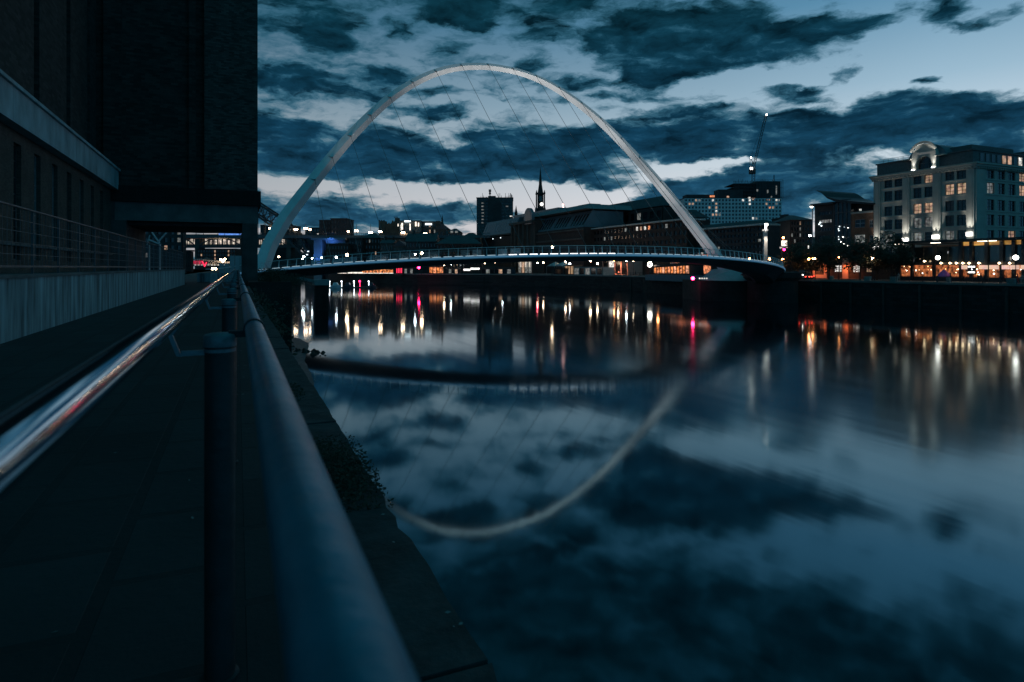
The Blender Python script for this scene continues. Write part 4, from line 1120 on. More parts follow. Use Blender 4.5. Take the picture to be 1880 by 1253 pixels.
        if roofslope:
            m = M(); m.hexa([(X + .5, a, zt + .56), (X + .5, b, zt + .56), (X + dep, b, zt + .56), (X + dep, a, zt + .56), (X + dep * .45, a + 3, zt + roofslope), (X + dep * .45, b - 1, zt + roofslope), (X + dep * .55, b - 1, zt + roofslope), (X + dep * .55, a + 3, zt + roofslope)]); m.build('roof', SLATE, t)
        return t
    EAVE = mat('pale_eaves', (.42, .43, .41), .6)
    xblock('riverside_office', 'dark slate roofed office next to the court building with pale eaves', 1078, 1262, 421, 1100, 146, 8, DKBRICK, 5, 26, {(0, 14): WHITEW, (0, 15): WARM, (0, 16): WHITEW, (0, 17): WARM2, (0, 11): DIMW, (1, 5): DIMW}, litp=.02, strip=EAVE, seed=5)
    xblock('riverside_office', 'tall dark gabled office rising behind the pale eaves of the riverside office', 1085, 1216, 389, 1150, 166, 12, DKBRICK, 4, 12, {(1, 1): DIMW, (1, 2): DIMW, (0, 8): DIMW, (2, 1): WHITEW}, roofslope=5.5, seed=6)
    xblock('riverside_office', 'small dark roofed office just left of the bridge arch foot', 1217, 1262, 404, 1235, 172, 12, DKBRICK, 3, 4, {(0, 1): DIMW}, roofslope=4, seed=7)
    xblock('riverside_office', 'wide dark glass office with a pale curved eaves line behind the arch foot', 1263, 1405, 415, 1390, 150, 6, DKWALL, 6, 22, {(1, 2): DIMW, (2, 20): DIMW, (3, 9): DIMW, (4, 3): DIMW, (4, 4): WHITEW}, litp=.012, strip=EAVE, roofslope=2.0, seed=8, wf=(.8, .5))
law_courts()

# ------------------------------------------------------------------ old town and far bridges
def city():
    # white gridded office slab with lit rooms
    lits = [((0, 3), WARM), ((0, 8), WHITEW), ((0, 4), DIMW), ((0, 17), WHITEW), ((0, 19), WHITEW), ((1, 1), WARM), ((1, 2), WARM), ((1, 9), WARM), ((1, 19), WHITEW), ((1, 24), WARM), ((1, 27), DIMW), ((2, 7), WARM), ((2, 9), WARM),
            ((2, 25), WARM2), ((2, 26), WARM), ((3, 9), WHITEW), ((4, 5), DIMW), ((4, 8), WARM), ((4, 9), WARM), ((4, 10), DIMW), ((5, 20), WHITEW), ((5, 21), DIMW), ((6, 24), WHITEW), ((7, 22), WHITEW), ((7, 23), WARM), ((7, 24), WARM)]
    white = mat('pale_office_panels', (.58, .62, .62), .7, 0, .1, .2)
    d = 420; u0, u1 = 1256, 1434
    t, a0, a1, zt = block('office_slab', 'wide pale gridded office slab with scattered lit rooms below the crane', 'office building', u0, u1, 365, d, 16, white, 0, 0, plant=False)
    p = PV(d - .9); rows, cols = 8, 29; zb = ZV(418, d)
    ws = []
    for r in range(rows):
        for c in range(cols):
            cw = (a1 - a0) / cols; rh = (zt - zb) / rows; s = a0 + cw * (c + .5); z = zt - rh * (r + .5)
            ws.append((s - cw * .3, s + cw * .3, z - rh * .3, z + rh * .3, (r, c)))
    m = M(); wallgrid(m, p, a0, a1, zb - 30, zt, ws, .35); m.build('facade_grid', white, t)
    ld = dict(lits); rest = M(); n = 0
    for w in ws:
        if w[4] in ld or n < 74:
            window(p, w, .3, ld.get(w[4], GLASSB), t); n += w[4] not in ld
        else: slab(rest, p, w[0] - .02, w[1] + .02, w[2] - .02, w[3] + .02, -.36, -.3)
    rest.build('window', GLASSB, t, kind='stuff')
    m = M(); m.box(A(1262, d), A(1350, d), d + 2, d + 12, zt + .5, ZV(357, d), VW); m.box(A(1322, d), A(1368, d), d + 4, d + 13, zt + .5, ZV(347, d), VW); m.build('penthouse', DKWALL, t)
    for u, v, w, mm in ((1307, 361, 4.5, WARM2), (1336, 362, 2, WARM), (1375, 364, 2, WHITEW), (1382, 366, 3.5, WARM), (1410, 367, 3, WARM), (1426, 368, 4, WHITEW)):
        c = at(u, v, d - .6); m = M(); m.box(A(u, d) - w * .36, A(u, d) + w * .36, d - .62, d - .35, ZV(v + 1.7, d), ZV(v - 1.7, d), VW); m.build('roof_light', mm, t)
    # tower under construction
    d2 = 450; t = thing('unfinished_tower', 'unfinished concrete tower with open floors and scaffold posts behind the pale slab', 'construction site', VW(A(1392, d2), d2 + 10, -3))
    b0, bm, b1 = A(1347, d2), A(1388, d2), A(1437, d2)
    m = M(); m.box(bm, b1 - 1.5, d2, d2 + 22, -3.4, ZV(333, d2), VW); m.box(b0 + 7, bm + 2, d2 + 6, d2 + 20, -3.4, ZV(337, d2), VW); m.build('core', DKWALL, t)
    for v in (337, 343.5, 350, 356.5, 363):
        m = M(); m.box(b0, bm, d2 + .2, d2 + 20, ZV(v, d2) - .5, ZV(v, d2), VW); m.build('floor', DKWALL, t)
    m = M(); rnd = random.Random(9)
    for i in range(34):
        a = b0 + (b1 - b0) * i / 33; m.bar(VW(a, d2 - .4, ZV(365, d2)), VW(a, d2 - .4, ZV(335 - rnd.uniform(0, 6), d2)), .22)
    m.bar(VW(A(1421, d2), d2, ZV(333, d2)), VW(A(1421, d2), d2, ZV(322, d2)), .5)
    for v in (331, 345): m.bar(VW(bm, d2 - .4, ZV(v, d2)), VW(b1, d2 - .4, ZV(v, d2)), .2)
    m.bar(VW(b0, d2 - .4, ZV(334.5, d2)), VW(bm, d2 - .4, ZV(334.5, d2)), .2); m.build('scaffold', FRAME, t)
    for u, v, h in ((1409, 352, 6), (1425, 346, 9), (1425, 353, 9), (1390, 350, 4), (1416, 362, 3)):
        m = M(); m.box(A(u, d2) - .5, A(u, d2) + .5, d2 - .5, d2 - .3, ZV(v + h / 2, d2), ZV(v - h / 2, d2), VW); m.build('site_light', DIMW, t)
    # luffing crane
    c = thing('tower_crane', 'luffing tower crane with a steep raised jib above the unfinished tower', 'crane', VW(A(1382, d2), d2 + 8, ZV(337, d2)))
    d3 = d2 + 8; P = lambda u, v: VW(A(u, d3), d3, ZV(v, d3))
    def lattice(m, p, q, w, n, r):
        p, q = Vector(p), Vector(q); ax = (q - p).normalized(); s = ax.orthogonal().normalized() * w / 2; e = ax.cross(s).normalized() * w / 2
        cs = [s + e, s - e, -s - e, -s + e]
        for k in cs: m.bar(p + k, q + k, r)
        for i in range(n):
            a = p + (q - p) * i / n; b = p + (q - p) * (i + 1) / n
            for j in range(4): m.bar(a + cs[j], b + cs[(j + 1) % 4], r * .7)
    m = M(); lattice(m, P(1383, 342), P(1383.5, 300), 2.0, 8, .32); m.build('mast', FRAME, c)
    m = M(); lattice(m, P(1385, 301), P(1406, 214), 1.4, 16, .24); m.build('jib', FRAME, c)
    m = M(); m.bar(P(1378, 290), P(1384, 303), .35); m.bar(P(1377, 290), P(1377, 310), .3); m.bar(P(1378, 289.5), P(1406, 211), .12); m.bar(P(1406, 214), P(1409.5, 208.5), .6); m.bar(P(1408, 214), P(1408.5, 222), .1); m.build('a_frame', FRAME, c)
    m = M(); q = P(1379.5, 315); m.box(A(1376, d3), A(1386, d3), d3 - 1.5, d3 + 1.5, ZV(320, d3), ZV(311, d3), VW); m.build('counterweight', DKWALL, c)
    m = M(); m.box(A(1375.8, d3), A(1380, d3), d3 - 1.8, d3 - 1.52, ZV(312, d3), ZV(308.5, d3), VW); m.build('cab_light', WHITEL, c)
    for u, v, r in ((1378, 290, .5), (1406.5, 211.5, .6)): m = M(); m.ball(P(u, v) - VW(0, 1, 0) * 1, r, 6); m.build('warning_light', WHITEL, c)

    # concrete tower block with roof aerials
    TBM = mat('tower_block_concrete', (.06, .07, .075), .85, 0, .2, .2)
    t, a0, a1, zt = block('tower_block', 'dark concrete tower block with aerials crowding its flat roof', 'tower block', 875, 942, 364, 480, 24, TBM, 11, 9, .0, lits=[((r, 1), DIMW) for r in range(1, 8)] + [((2, 7), DIMW), ((5, 8), WHITEW)], seed=4, wf=(.6, .35), vb=430, plant=False)
    m = M(); rnd = random.Random(2); dd = 486
    m.box(A(896, dd), A(910, dd), dd, dd + 8, zt + .5, ZV(360, dd), VW)
    for i in range(26):
        u = rnd.uniform(877, 941); h = rnd.choice([3, 3, 4, 5, 8]); m.bar(VW(A(u, dd), dd, zt), VW(A(u, dd), dd, zt + h * .55), .22)
    for du in (-1.2, 0, 1.2): m.bar(VW(A(899.5, dd), dd, ZV(360, dd)), VW(A(899.5 + du * 1.4, dd), dd, ZV(348, dd)), .45)
    m.box(A(897, dd), A(902, dd), dd - .5, dd + .5, ZV(352, dd), ZV(350.5, dd), VW); m.box(A(897.4, dd), A(901.6, dd), dd - .5, dd + .5, ZV(357, dd), ZV(355, dd), VW)
    m.box(A(886, dd), A(930, dd), 479.2, 479.9, zt - 60, zt - 2, VW) if False else None
    m.bar(VW(A(939, dd), dd, zt), VW(A(939, dd), dd, ZV(357.5, dd)), .5); m.build('aerials', FRAME, t)
    m = M(); m.box(A(896, 480), A(919, 480), 479.0, 479.9, -3, zt - .3, VW); m.build('stair_core', DKWALL, t)
    # church with lantern spire
    d = 430; t = thing('church_tower', 'slender dark church tower with a glowing clock and a needle spire', 'church', VW(A(992.5, d), d + 3, -3)); cx = A(992.5, d); r = A(1001, d) - cx
    cb = VW(cx, d + r, 0); BL = mat('church_stone', (.028, .028, .027), .9, 0, .3, .3)
    m = M(); m.lathe([(r * 1.35, -3), (r * 1.35, ZV(383, d))], cb, 4, False); m.box(cx - r * .62, cx + r * .62, d + r * .4, d + r * 1.6, ZV(383, d), ZV(355, d), VW); m.build('belfry', BL, t)
    for sx in (-1, 1):
        for sy in (0, 2):
            m = M(); q = VW(cx + sx * r * .86, d + sy * r * .9 + .2, 0)
            m.lathe([(.42, ZV(384, d)), (.36, ZV(354, d))], q, 8); m.lathe([(.55, ZV(354, d)), (.4, ZV(353, d)), (.12, ZV(349, d))], q, 8); m.build('corner_column', BL, t)
    m = M(); m.box(cx - r * 1.05, cx + r * 1.05, d - .1, d + 2.1 * r, ZV(356, d), ZV(354, d), VW); m.box(cx - r * 1.1, cx + r * 1.1, d - .3, d + 2.2 * r, ZV(384, d), ZV(382, d), VW); m.build('cornice', BL, t)
    m = M(); m.lathe([(r * .66, ZV(354, d)), (r * .5, ZV(346, d)), (r * .34, ZV(337, d)), (r * .36, ZV(336, d)), (r * .3, ZV(330, d)), (r * .02, ZV(306, d))], cb, 8, False); m.build('spire', BL, t)
    m = M(); q = VW(cx + .8, d + r * .4 - .35, ZV(375, d)); n = 20
    m.add([q + VW(math.cos(i * 2 * math.pi / n) * 1.25, 0, math.sin(i * 2 * math.pi / n) * 1.25) for i in range(n)] + [q + VW(math.cos(i * 2 * math.pi / n) * 1.25, .3, math.sin(i * 2 * math.pi / n) * 1.25) for i in range(n)], [tuple(range(n)), tuple(range(n, 2 * n))] + [(i, (i + 1) % n, n + (i + 1) % n, n + i) for i in range(n)])
    m.build('clock_face', emis('clock_glow', (1, .98, .92), 1.6, sample=False), t)
    m = M(); m.box(cx - .9, cx + .9, d + r * .4 - .2, d + r * .4 - .05, ZV(369, d), ZV(360, d), VW); m.build('louvre', mat('louvre_grey', (.16, .18, .19), .7), t)
    # small spirelet beside the tower block
    d = 500; t = thing('church_spire', 'tiny dark spirelet beside the tower block', 'spire', VW(A(947.5, d), d, 0)); m = M(); m.lathe([(1.3, -3), (1.3, ZV(391, d)), (.9, ZV(388, d)), (.03, ZV(377, d))], VW(A(947.5, d), d, 0), 8, False); m.build('spire', BL, t)

    # castle keep
    d = 430; t = thing('castle_keep', 'square stone castle keep with corner turrets and a tall flag turret', 'castle', VW(A(714, d), d + 8, 10))
    m = M(); z = lambda v: ZV(v, d); KS = mat('keep_stone', (.10, .085, .065), .9, 0, .3, .3, .3, 3)
    m.box(A(697, d), A(731, d), d + 1, d + 17, 0, z(411), VW)
    for i in range(7): s = A(697 + i * 5, d); m.box(s, s + 1.0, d + .9, d + 1.7, z(411), z(409.3), VW)
    m.build('keep', KS, t)
    for u0, u1, v in ((695, 707, 406), (719, 732, 407), (723.5, 731, 400)):
        m = M(); m.box(A(u0, d), A(u1, d), d + (.2 if v > 401 else 3), d + 7, 0, z(v), VW)
        k = 3
        for i in range(k): s = A(u0 + (u1 - u0) * (i + .1) / k, d); m.box(s, s + (A(u1, d) - A(u0, d)) / k * .55, d + .2, d + 1.2, z(v), z(v - 1.8), VW)
        m.build('turret', KS, t)
    m = M(); m.ball(VW(A(706, d), d + .6, z(417)), .35, 5); m.build('wall_light', WHITEL, t)
    # floodlit hall on the hill
    t, a0, a1, zt = block('lit_hall', 'floodlit hall with bright arched bays next to the castle', 'hall', 733, 772, 406.5, 420, 14, mat('hall_stone', (.2, .19, .17), .85), 1, 6, 0, vb=428, wf=(.3, .5), lits=[((0, 0), WHITEW)], plant=False)
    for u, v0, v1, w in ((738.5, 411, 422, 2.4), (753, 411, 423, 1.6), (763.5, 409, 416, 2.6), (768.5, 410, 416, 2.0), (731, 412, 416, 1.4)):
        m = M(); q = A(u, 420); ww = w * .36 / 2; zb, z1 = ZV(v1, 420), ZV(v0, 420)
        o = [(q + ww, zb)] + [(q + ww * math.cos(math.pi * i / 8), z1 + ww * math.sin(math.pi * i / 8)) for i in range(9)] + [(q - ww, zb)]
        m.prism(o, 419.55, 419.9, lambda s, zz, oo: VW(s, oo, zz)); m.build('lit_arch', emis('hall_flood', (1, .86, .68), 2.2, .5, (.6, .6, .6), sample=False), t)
    m = M(); m.box(A(743, 420), A(754, 420), 419.2, 419.6, ZV(408.2, 420), ZV(405.3, 420), VW); m.build('roof_sign', emis('cool_sign', (.8, .95, 1), 2.6, sample=False), t)
    t, *_ = block('glazed_terrace', 'long warmly lit restaurant terrace on the slope below the floodlit hall', 'restaurant', 735, 772, 428.5, 405, 9, DKWALL, 1, 12, 0, vb=439, wf=(.72, .75), lits=[((0, i), WARM) for i in range(12)], plant=False)
    m = M(); m.box(A(735, 405), A(771, 405), 404.3, 404.7, ZV(430.3, 405), ZV(429.3, 405), VW); m.build('eaves_light', emis('eave_glow', (1, .6, .35), 1.6, .4, sample=False), t)
    t, a0, a1, zt = block('stone_hall', 'dark stone hall with a bright white roof light left of the gabled church', 'hall', 774, 800, 408, 425, 14, STONED, 2, 6, .25, vb=430, seed=12, plant=False)
    m = M(); m.box(A(781, 425), A(793, 425), 424.2, 424.6, ZV(413.5, 425), ZV(410.5, 425), VW); m.build('roof_sign', MATS['cool_sign'], t)
    d = 400; t, a0, a1, zt = block('gabled_church', 'dark church with a steep front gable and thin flèche', 'church', 799, 824, 421, d, 26, STONED, 1, 3, 0, roof='front', vb=440, wf=(.25, .6))
    m = M(); m.lathe([(1.0, ZV(414, d)), (.7, ZV(406, d)), (.02, ZV(393, d))], VW(A(811, d), d + 3, 0), 8, False); m.build('fleche', BL, t)
    m = M(); m.box(A(799, d), A(806, d), d + 4, d + 12, -3, ZV(405, d), VW); m.build('turret', STONED, t)
    block('dormer_house', 'slate roofed house with two white framed dormers right of the gabled church', 'house', 822, 846, 426, 395, 14, STONED, 2, 4, .05, roof='hip', vb=455, seed=14)
    for u in (829.5, 838):
        m = M(); dd = 394.3; m.box(A(u - 3, dd), A(u + 3, dd), dd, dd + 2.5, ZV(429, dd), ZV(423.5, dd), VW); o = m.build('dormer', FRAMEL, None, 'white framed dormer on the slate roof, ' + ('left one' if u < 835 else 'right one'), 'dormer')
        mm = M(); mm.box(A(u - 2.3, dd), A(u + 2.3, dd), dd - .15, dd - .02, ZV(428.3, dd), ZV(424.5, dd), VW)
        par = [x for x in bpy.data.objects if x.name.startswith('dormer_house')][0]
        o.parent = par; o.location = -par.location; del o['label'], o['category']
        mm.build('pane', DIMW, o)
    block('corner_bank', 'pale fronted building with three arched windows left of the court building', 'building', 846, 882, 437, 330, 14, STONED, 2, 6, 0, roof='hip', vb=470, seed=15, lits=[((0, 1), DIMW), ((0, 2), DIMW), ((0, 4), DIMW)])
    # dark square towers by the steel bridge
    t, *_ = block('twin_tower', 'lower of two dark flat topped stone towers beside the steel arch bridge', 'tower', 586, 607, 405.5, 404, 16, mat('tower_granite', (.026, .033, .04), .85, 0, .25, .3), 4, 4, 0, wf=(.2, .5), vb=440, plant=False)
    t, *_ = block('twin_tower', 'taller of two dark flat topped stone towers beside the steel arch bridge', 'tower', 607.2, 636.5, 402.5, 400, 18, MATS['tower_granite'], 4, 5, 0, wf=(.2, .5), vb=440, plant=False)
    # quayside blocks in front of the hill
    QB = [('warehouse', 'reddish brick warehouse with a stepped gable right of the blue lit pier', 'warehouse', 598, 640, 449, 322, 16, DKBRICK, 4, 8, .0, 'flat'),
          ('warehouse', 'plain dark warehouse between the brick warehouse and the pale gable', 'warehouse', 640.5, 664, 440, 330, 16, DKWALL, 4, 5, .03, 'flat'),
          ('merchant_house', 'tall dark house with a column of dim lit rooms over the deck', 'house', 664.5, 698, 437, 335, 14, DKBRICK, 5, 6, .06, 'hip'),
          ('merchant_house', 'dark house with a pale slate front gable below the lit restaurant', 'house', 722, 745, 452, 318, 16, STONED, 3, 4, .02, 'front'),
          ('merchant_house', 'low dark house between the two quayside gables', 'house', 698.5, 721.5, 447, 322, 12, STONED, 3, 5, .03, 'gable'),
          ('merchant_house', 'wide dark terrace below the gabled church', 'house', 745.5, 800, 444, 312, 14, DKWALL, 4, 10, .02, 'gable'),
          ('merchant_house', 'brown terrace below the dormer house, nearest the court building', 'house', 800.5, 884, 448, 300, 14, DKBRICK, 4, 14, .02, 'hip')]
    for i, (n, l, c, a, b, v, d, dep, mt, r, cc, lp, rf) in enumerate(QB): block(n, l, c, a, b, v, d, dep, mt, r, cc, lp, roof=rf, vb=492, seed=20 + i, wf=(.4, .5), plant=False)
    # ridge blocks behind the steel bridge
    for i, (u0, u1, v, d, l) in enumerate(((478, 484, 414, 600, 'low dark flats on the skyline behind the steel truss'), (484, 530, 422, 640, 'long dark roofs on the skyline behind the arch leg'), (530, 540, 415, 620, 'dark stepped house on the skyline right of the arch leg'), (560, 586, 419, 560, 'dark trees and roofs left of the twin towers'))):
        block('skyline_house', l, 'house', u0, u1, v, d, 20, DKWALL, 2, 5, .15, seed=50 + i, vb=435, plant=False)

    # high level bridge, two decks, far upstream
    d = 560; t = thing('two_deck_bridge', 'distant two deck iron bridge with a brightly lit lower arcade', 'bridge', VW(A(420, d), d, ZW)); z = lambda v: ZV(v, d)
    m = M(); m.box(A(250, d), A(590, d), d, d + 10, z(433.5), z(430.5), VW); m.build('deck', DARKST, t)
    m = M(); m.box(A(250, d), A(590, d), d, d + 10, z(455), z(451), VW); m.build('deck', DARKST, t)
    m = M(); m.box(A(250, d), A(590, d), d + 9, d + 9.4, z(450.9), z(434), VW); m.build('back_parapet', mat('bridge_iron', (.2, .19, .17), .6), t)
    for u in (300, 362, 446, 530):
        m = M(); m.box(A(u - 4, d), A(u + 4, d), d - .5, d + 10.5, ZW - 1, z(430.4), VW); m.build('pier', STONED, t)
    for u0, u1 in ((304, 358), (366, 442), (450, 526)):
        m = M(); n = 16
        for i in range(n):
            f = lambda k: (A(u0 + (u1 - u0) * k / n, d), z(451 - 13 * 4 * (k / n) * (1 - k / n)))
            (a, za), (b, zb) = f(i), f(i + 1); m.bar(VW(a, d - .3, za), VW(b, d - .3, zb), .9)
            m.bar(VW(a, d - .3, z(451)), VW(a, d - .3, z(434)), .5)
        m.build('arch_rib', DARKST, t)
        n = 9
        for i in range(n):
            u = u0 + (u1 - u0) * (i + .5) / n
            m = M(); m.box(A(u - 2.4, d), A(u + 2.4, d), d + 8.6, d + 8.9, z(448), z(438 + (i % 3)), VW)
            m.build('arcade_light', emis('arcade_glow', (1, .78, .6), .8, .9, (.4, .4, .4), False), t)
    m = M(); m.box(A(284, d), A(305, d), d - .4, d - .1, z(428.9), z(427.6), VW); m.build('edge_glow', ORW, t)
    m = M(); m.box(A(402, d), A(444, d), d - .4, d - .1, z(432), z(428.5), VW); m.build('edge_glow', emis('blue_edge_glow', (.12, .28, .95), 1.1, .3, sample=False), t)
    # swing bridge, red lit
    d = 430; t = thing('swing_bridge', 'low swing bridge picked out in red light seen through the portal', 'bridge', VW(A(380, d), d, ZW)); z = lambda v: ZV(v, d)
    m = M(); m.box(A(330, d), A(428, d), d, d + 8, z(489), z(487), VW); m.build('deck', DARKST, t)
    m = M(); n = 24
    tp = lambda u: 476.5 + 6 * max(0, (u - 366) / 56) ** 1.1 if u > 366 else 476.5 + .02 * (366 - u)
    for i in range(n):
        a, b = 334 + 88 * i / n, 334 + 88 * (i + 1) / n
        m.bar(VW(A(a, d), d - .2, z(tp(a))), VW(A(b, d), d - .2, z(tp(b))), .7); m.bar(VW(A(a, d), d - .2, z(487)), VW(A(b, d), d - .2, z(tp(b))), .35)
    m.build('truss', mat('swing_iron', (.3, .3, .3), .5), t)
    for a, b in ((346, 360), (361, 372)):
        m = M(); m.box(A(a, d), A(b, d), d + .5, d + .9, z(486), z(479), VW); m.build('red_light', emis('dim_red', (1, .03, .1), .55, .6, (.5, .5, .5), sample=False), t)
    m = M(); m.bar(VW(A(372, d), d - .6, z(480)), VW(A(376, d), d - .6, z(488)), .6); m.bar(VW(A(380, d), d - .6, z(482)), VW(A(376, d), d - .6, z(490)), .6); m.build('red_light', REDW, t)
    for u in range(346, 420, 6): m = M(); m.box(A(u, d), A(u + 3, d), d - .7, d - .5, z(487.4), z(486.4), VW); m.build('deck_light', WHITEW, t)
    m = M(); m.lathe([(2.2, z(487)), (2.2, z(477)), (2.4, z(476)), (.2, z(472))], VW(A(374, d), d + 4, 0), 10); m.build('cupola', DARKST, t)
    t, *_ = block('riverside_flats', 'dark riverside flats with a few lit stair windows seen through the portal', 'flats', 362, 432, 458, 470, 14, DKBRICK, 5, 14, .0, vb=492, lits=[((1, 1), WARM), ((0, 6), WARM), ((1, 6), WARM), ((2, 6), WARM), ((3, 6), WARM), ((0, 11), WARM), ((1, 11), WARM)], seed=33, plant=False)
    for u, v, r in ((409, 479, .9), (405, 477, .5), (413, 476, .6), (390, 494, .7), (396, 494, .7)):
        m = M(); m.ball(at(u, v, 425), r, 6); o = m.build('lamp_globe', LAMP, t)

    # steel arch bridge with its blue lit pier
    d = 376; t = thing('steel_arch_bridge', 'dark steel truss arch bridge with lamps along its deck and a blue lit pier', 'bridge', VW(A(560, d), d, ZW)); z = lambda v: ZV(v, d)
    UP = [(300, 300), (360, 318), (400, 334), (440, 354), (461, 366), (482, 380), (499, 391), (516, 402.5), (531, 416), (545, 430), (556, 447), (566, 470)]
    LO = [(300, 326), (360, 344), (400, 360), (440, 378), (458, 388), (474, 398), (487, 407), (500, 417), (517, 431), (533, 445), (548, 460), (562, 479)]
    for o in (0, 9):
        m = M(); q = lambda uv: VW(A(uv[0], d), d + o, z(uv[1]))
        for i in range(len(UP) - 1):
            m.bar(q(UP[i]), q(UP[i + 1]), 1.0); m.bar(q(LO[i]), q(LO[i + 1]), 1.0); m.bar(q(UP[i]), q(LO[i]), .5); m.bar(q(UP[i]), q(LO[i + 1]), .5); m.bar(q(LO[i]), q(UP[i + 1]), .35)
            if UP[i][1] < 430: m.bar(q(LO[i]), q((LO[i][0], 434)), .3)
            if o == 0: m.bar(q(UP[i]), q(UP[i]) + VW(0, 9, 0), .5); m.bar(q(LO[i]), q(LO[i + 1]) + VW(0, 9, 0), .4)
        m.build('arch_truss', DARKST, t)
    m = M(); m.box(A(250, d), A(900, d), d - 1, d + 12, z(437.5), z(432.5), VW); m.build('deck', mat('deck_steel', (.06, .08, .09), .5), t)
    m = M()
    for i in range(120): a = A(440 + i * 3.8, d); m.bar(VW(a, d - .9, z(432.5)), VW(a, d - .9, z(428.5)), .12)
    m.bar(VW(A(250, d), d - .9, z(428.5)), VW(A(900, d), d - .9, z(428.5)), .22); m.build('parapet', DARKST, t)
    BP = mat('pier_granite', (.20, .22, .25), .8, 0, .25, .2)
    m = M(); m.box(A(578, d), A(593, d), d - 2, d + 14, ZW - 1, z(441), VW); m.box(A(597, d), A(633, d), d + 1, d + 14, ZW - 1, z(441), VW); m.build('pier', BP, t)
    m = M(); m.box(A(574, d), A(637, d), d - 3, d + 15, z(440.9), z(437.6), VW); m.build('pier_cap', BP, t)
    for i, (u, v, tu, tv, pw) in enumerate(((585, 494, 585, 450, 9000), (600, 480, 605, 446, 6000), (611, 450, 608, 436, 3500))):
        b = M(); c = VW(A(u, d), d - 7, z(v)); b.ball(c, .35, 6); fl = b.build('floodlight', BLUEL, t)
        spot('blue_beam', c + VW(0, .6, .4), VW(A(tu, d), d, z(tv)), pw * .7, (.08, .28, 1), 75, .9, .4, fl)
    for u, v in ((567, 462), (565, 468)): m = M(); m.box(A(u - 1.5, d), A(u + 1.5, d), d - 1.4, d - 1.1, z(v + .8), z(v - .8), VW); m.build('bearing_light', emis('cold_light', (.6, .8, 1), 2.5, sample=False), t)
    # sloping glazed embankment wall etc. seen through the portal, near
    t = thing('planter', 'low curved concrete planter on the path beyond the portal', 'planter', (-3, 74, ZP))
    m = M(); n = 16; vs = []
    arc = [(-4.3 + 4.2 * math.sin(i / n * 1.9 + .1), 76 - 2.2 * math.cos(i / n * 1.9)) for i in range(n + 1)]
    m.prism([(x, y) for x, y in arc] + [(x * .9 - .3, y + .5) for x, y in arc[::-1]], ZP, ZP + .95); m.build('wall', CONC, t)
    t = thing('pavement_sign', 'small white framed A-board standing on the path beyond the portal', 'sign', (-2.2, 70.5, ZP))
    for s in (-1, 1):
        m = M(); m.hexa([(-2.55, 70.5 + s * .3, ZP), (-1.85, 70.5 + s * .3, ZP), (-1.85, 70.5 + s * .33, ZP), (-2.55, 70.5 + s * .33, ZP), (-2.5, 70.5 + s * .03, ZP + 1.0), (-1.9, 70.5 + s * .03, ZP + 1.0), (-1.9, 70.5 + s * .06, ZP + 1.0), (-2.5, 70.5 + s * .06, ZP + 1.0)])
        m.build('board', mat('white_board', (.6, .62, .64), .5), t)
    t = thing('glass_screen', 'pale glass balustrade on the footbridge approach beyond the portal', 'balustrade', (-1.5, 108, ZP))
    for i in range(5):
        x = -2.6 + i * .75; m = M(); m.box(x, x + .7, 107.95, 108, ZP, ZP + 3.4 if i > 1 else ZP + 2.2); m.build('pane', mat('pale_glass', (.3, .36, .38), .15, 0, .1, .4), t)
    m = M(); m.tube([(-4, 96, ZP + 1.3), (-1.5, 106, ZP + 1.5), (1.2, 114, ZP + 2.0)], .05, 6); m.build('rail', STEEL, t)
    block('south_bank_offices', 'dark glass fronted offices on the near bank beyond the portal', 'office building', 250, 334, 405, 150, 2, DKWALL, 8, 7, .06, seed=90, wmat=GLASSB, plant=False)
    block('south_bank_offices', 'low dark building on the near bank behind the planter, right of the glass offices', 'building', 335, 350, 462, 220, 2, DKBRICK, 3, 5, .1, seed=91, plant=False)
    t = thing('steel_canopy', 'pale slanting steel canopy frame on the path beyond the portal', 'canopy', (-8, 88, ZP))
    m = M(); d = 88
    for a, b in (((272, 440), (292, 448)), ((279, 427), (293, 447)), ((290, 445), (305, 428)), ((270, 450), (275, 432))): m.bar(at(*a, d), at(*b, d), .16)
    m.bar(at(274, 450, d), VW(A(274, d), d, ZP), .2); m.bar(at(294, 448, d), VW(A(294, d), d, ZP), .2); m.build('frame', STEEL, t)
city()

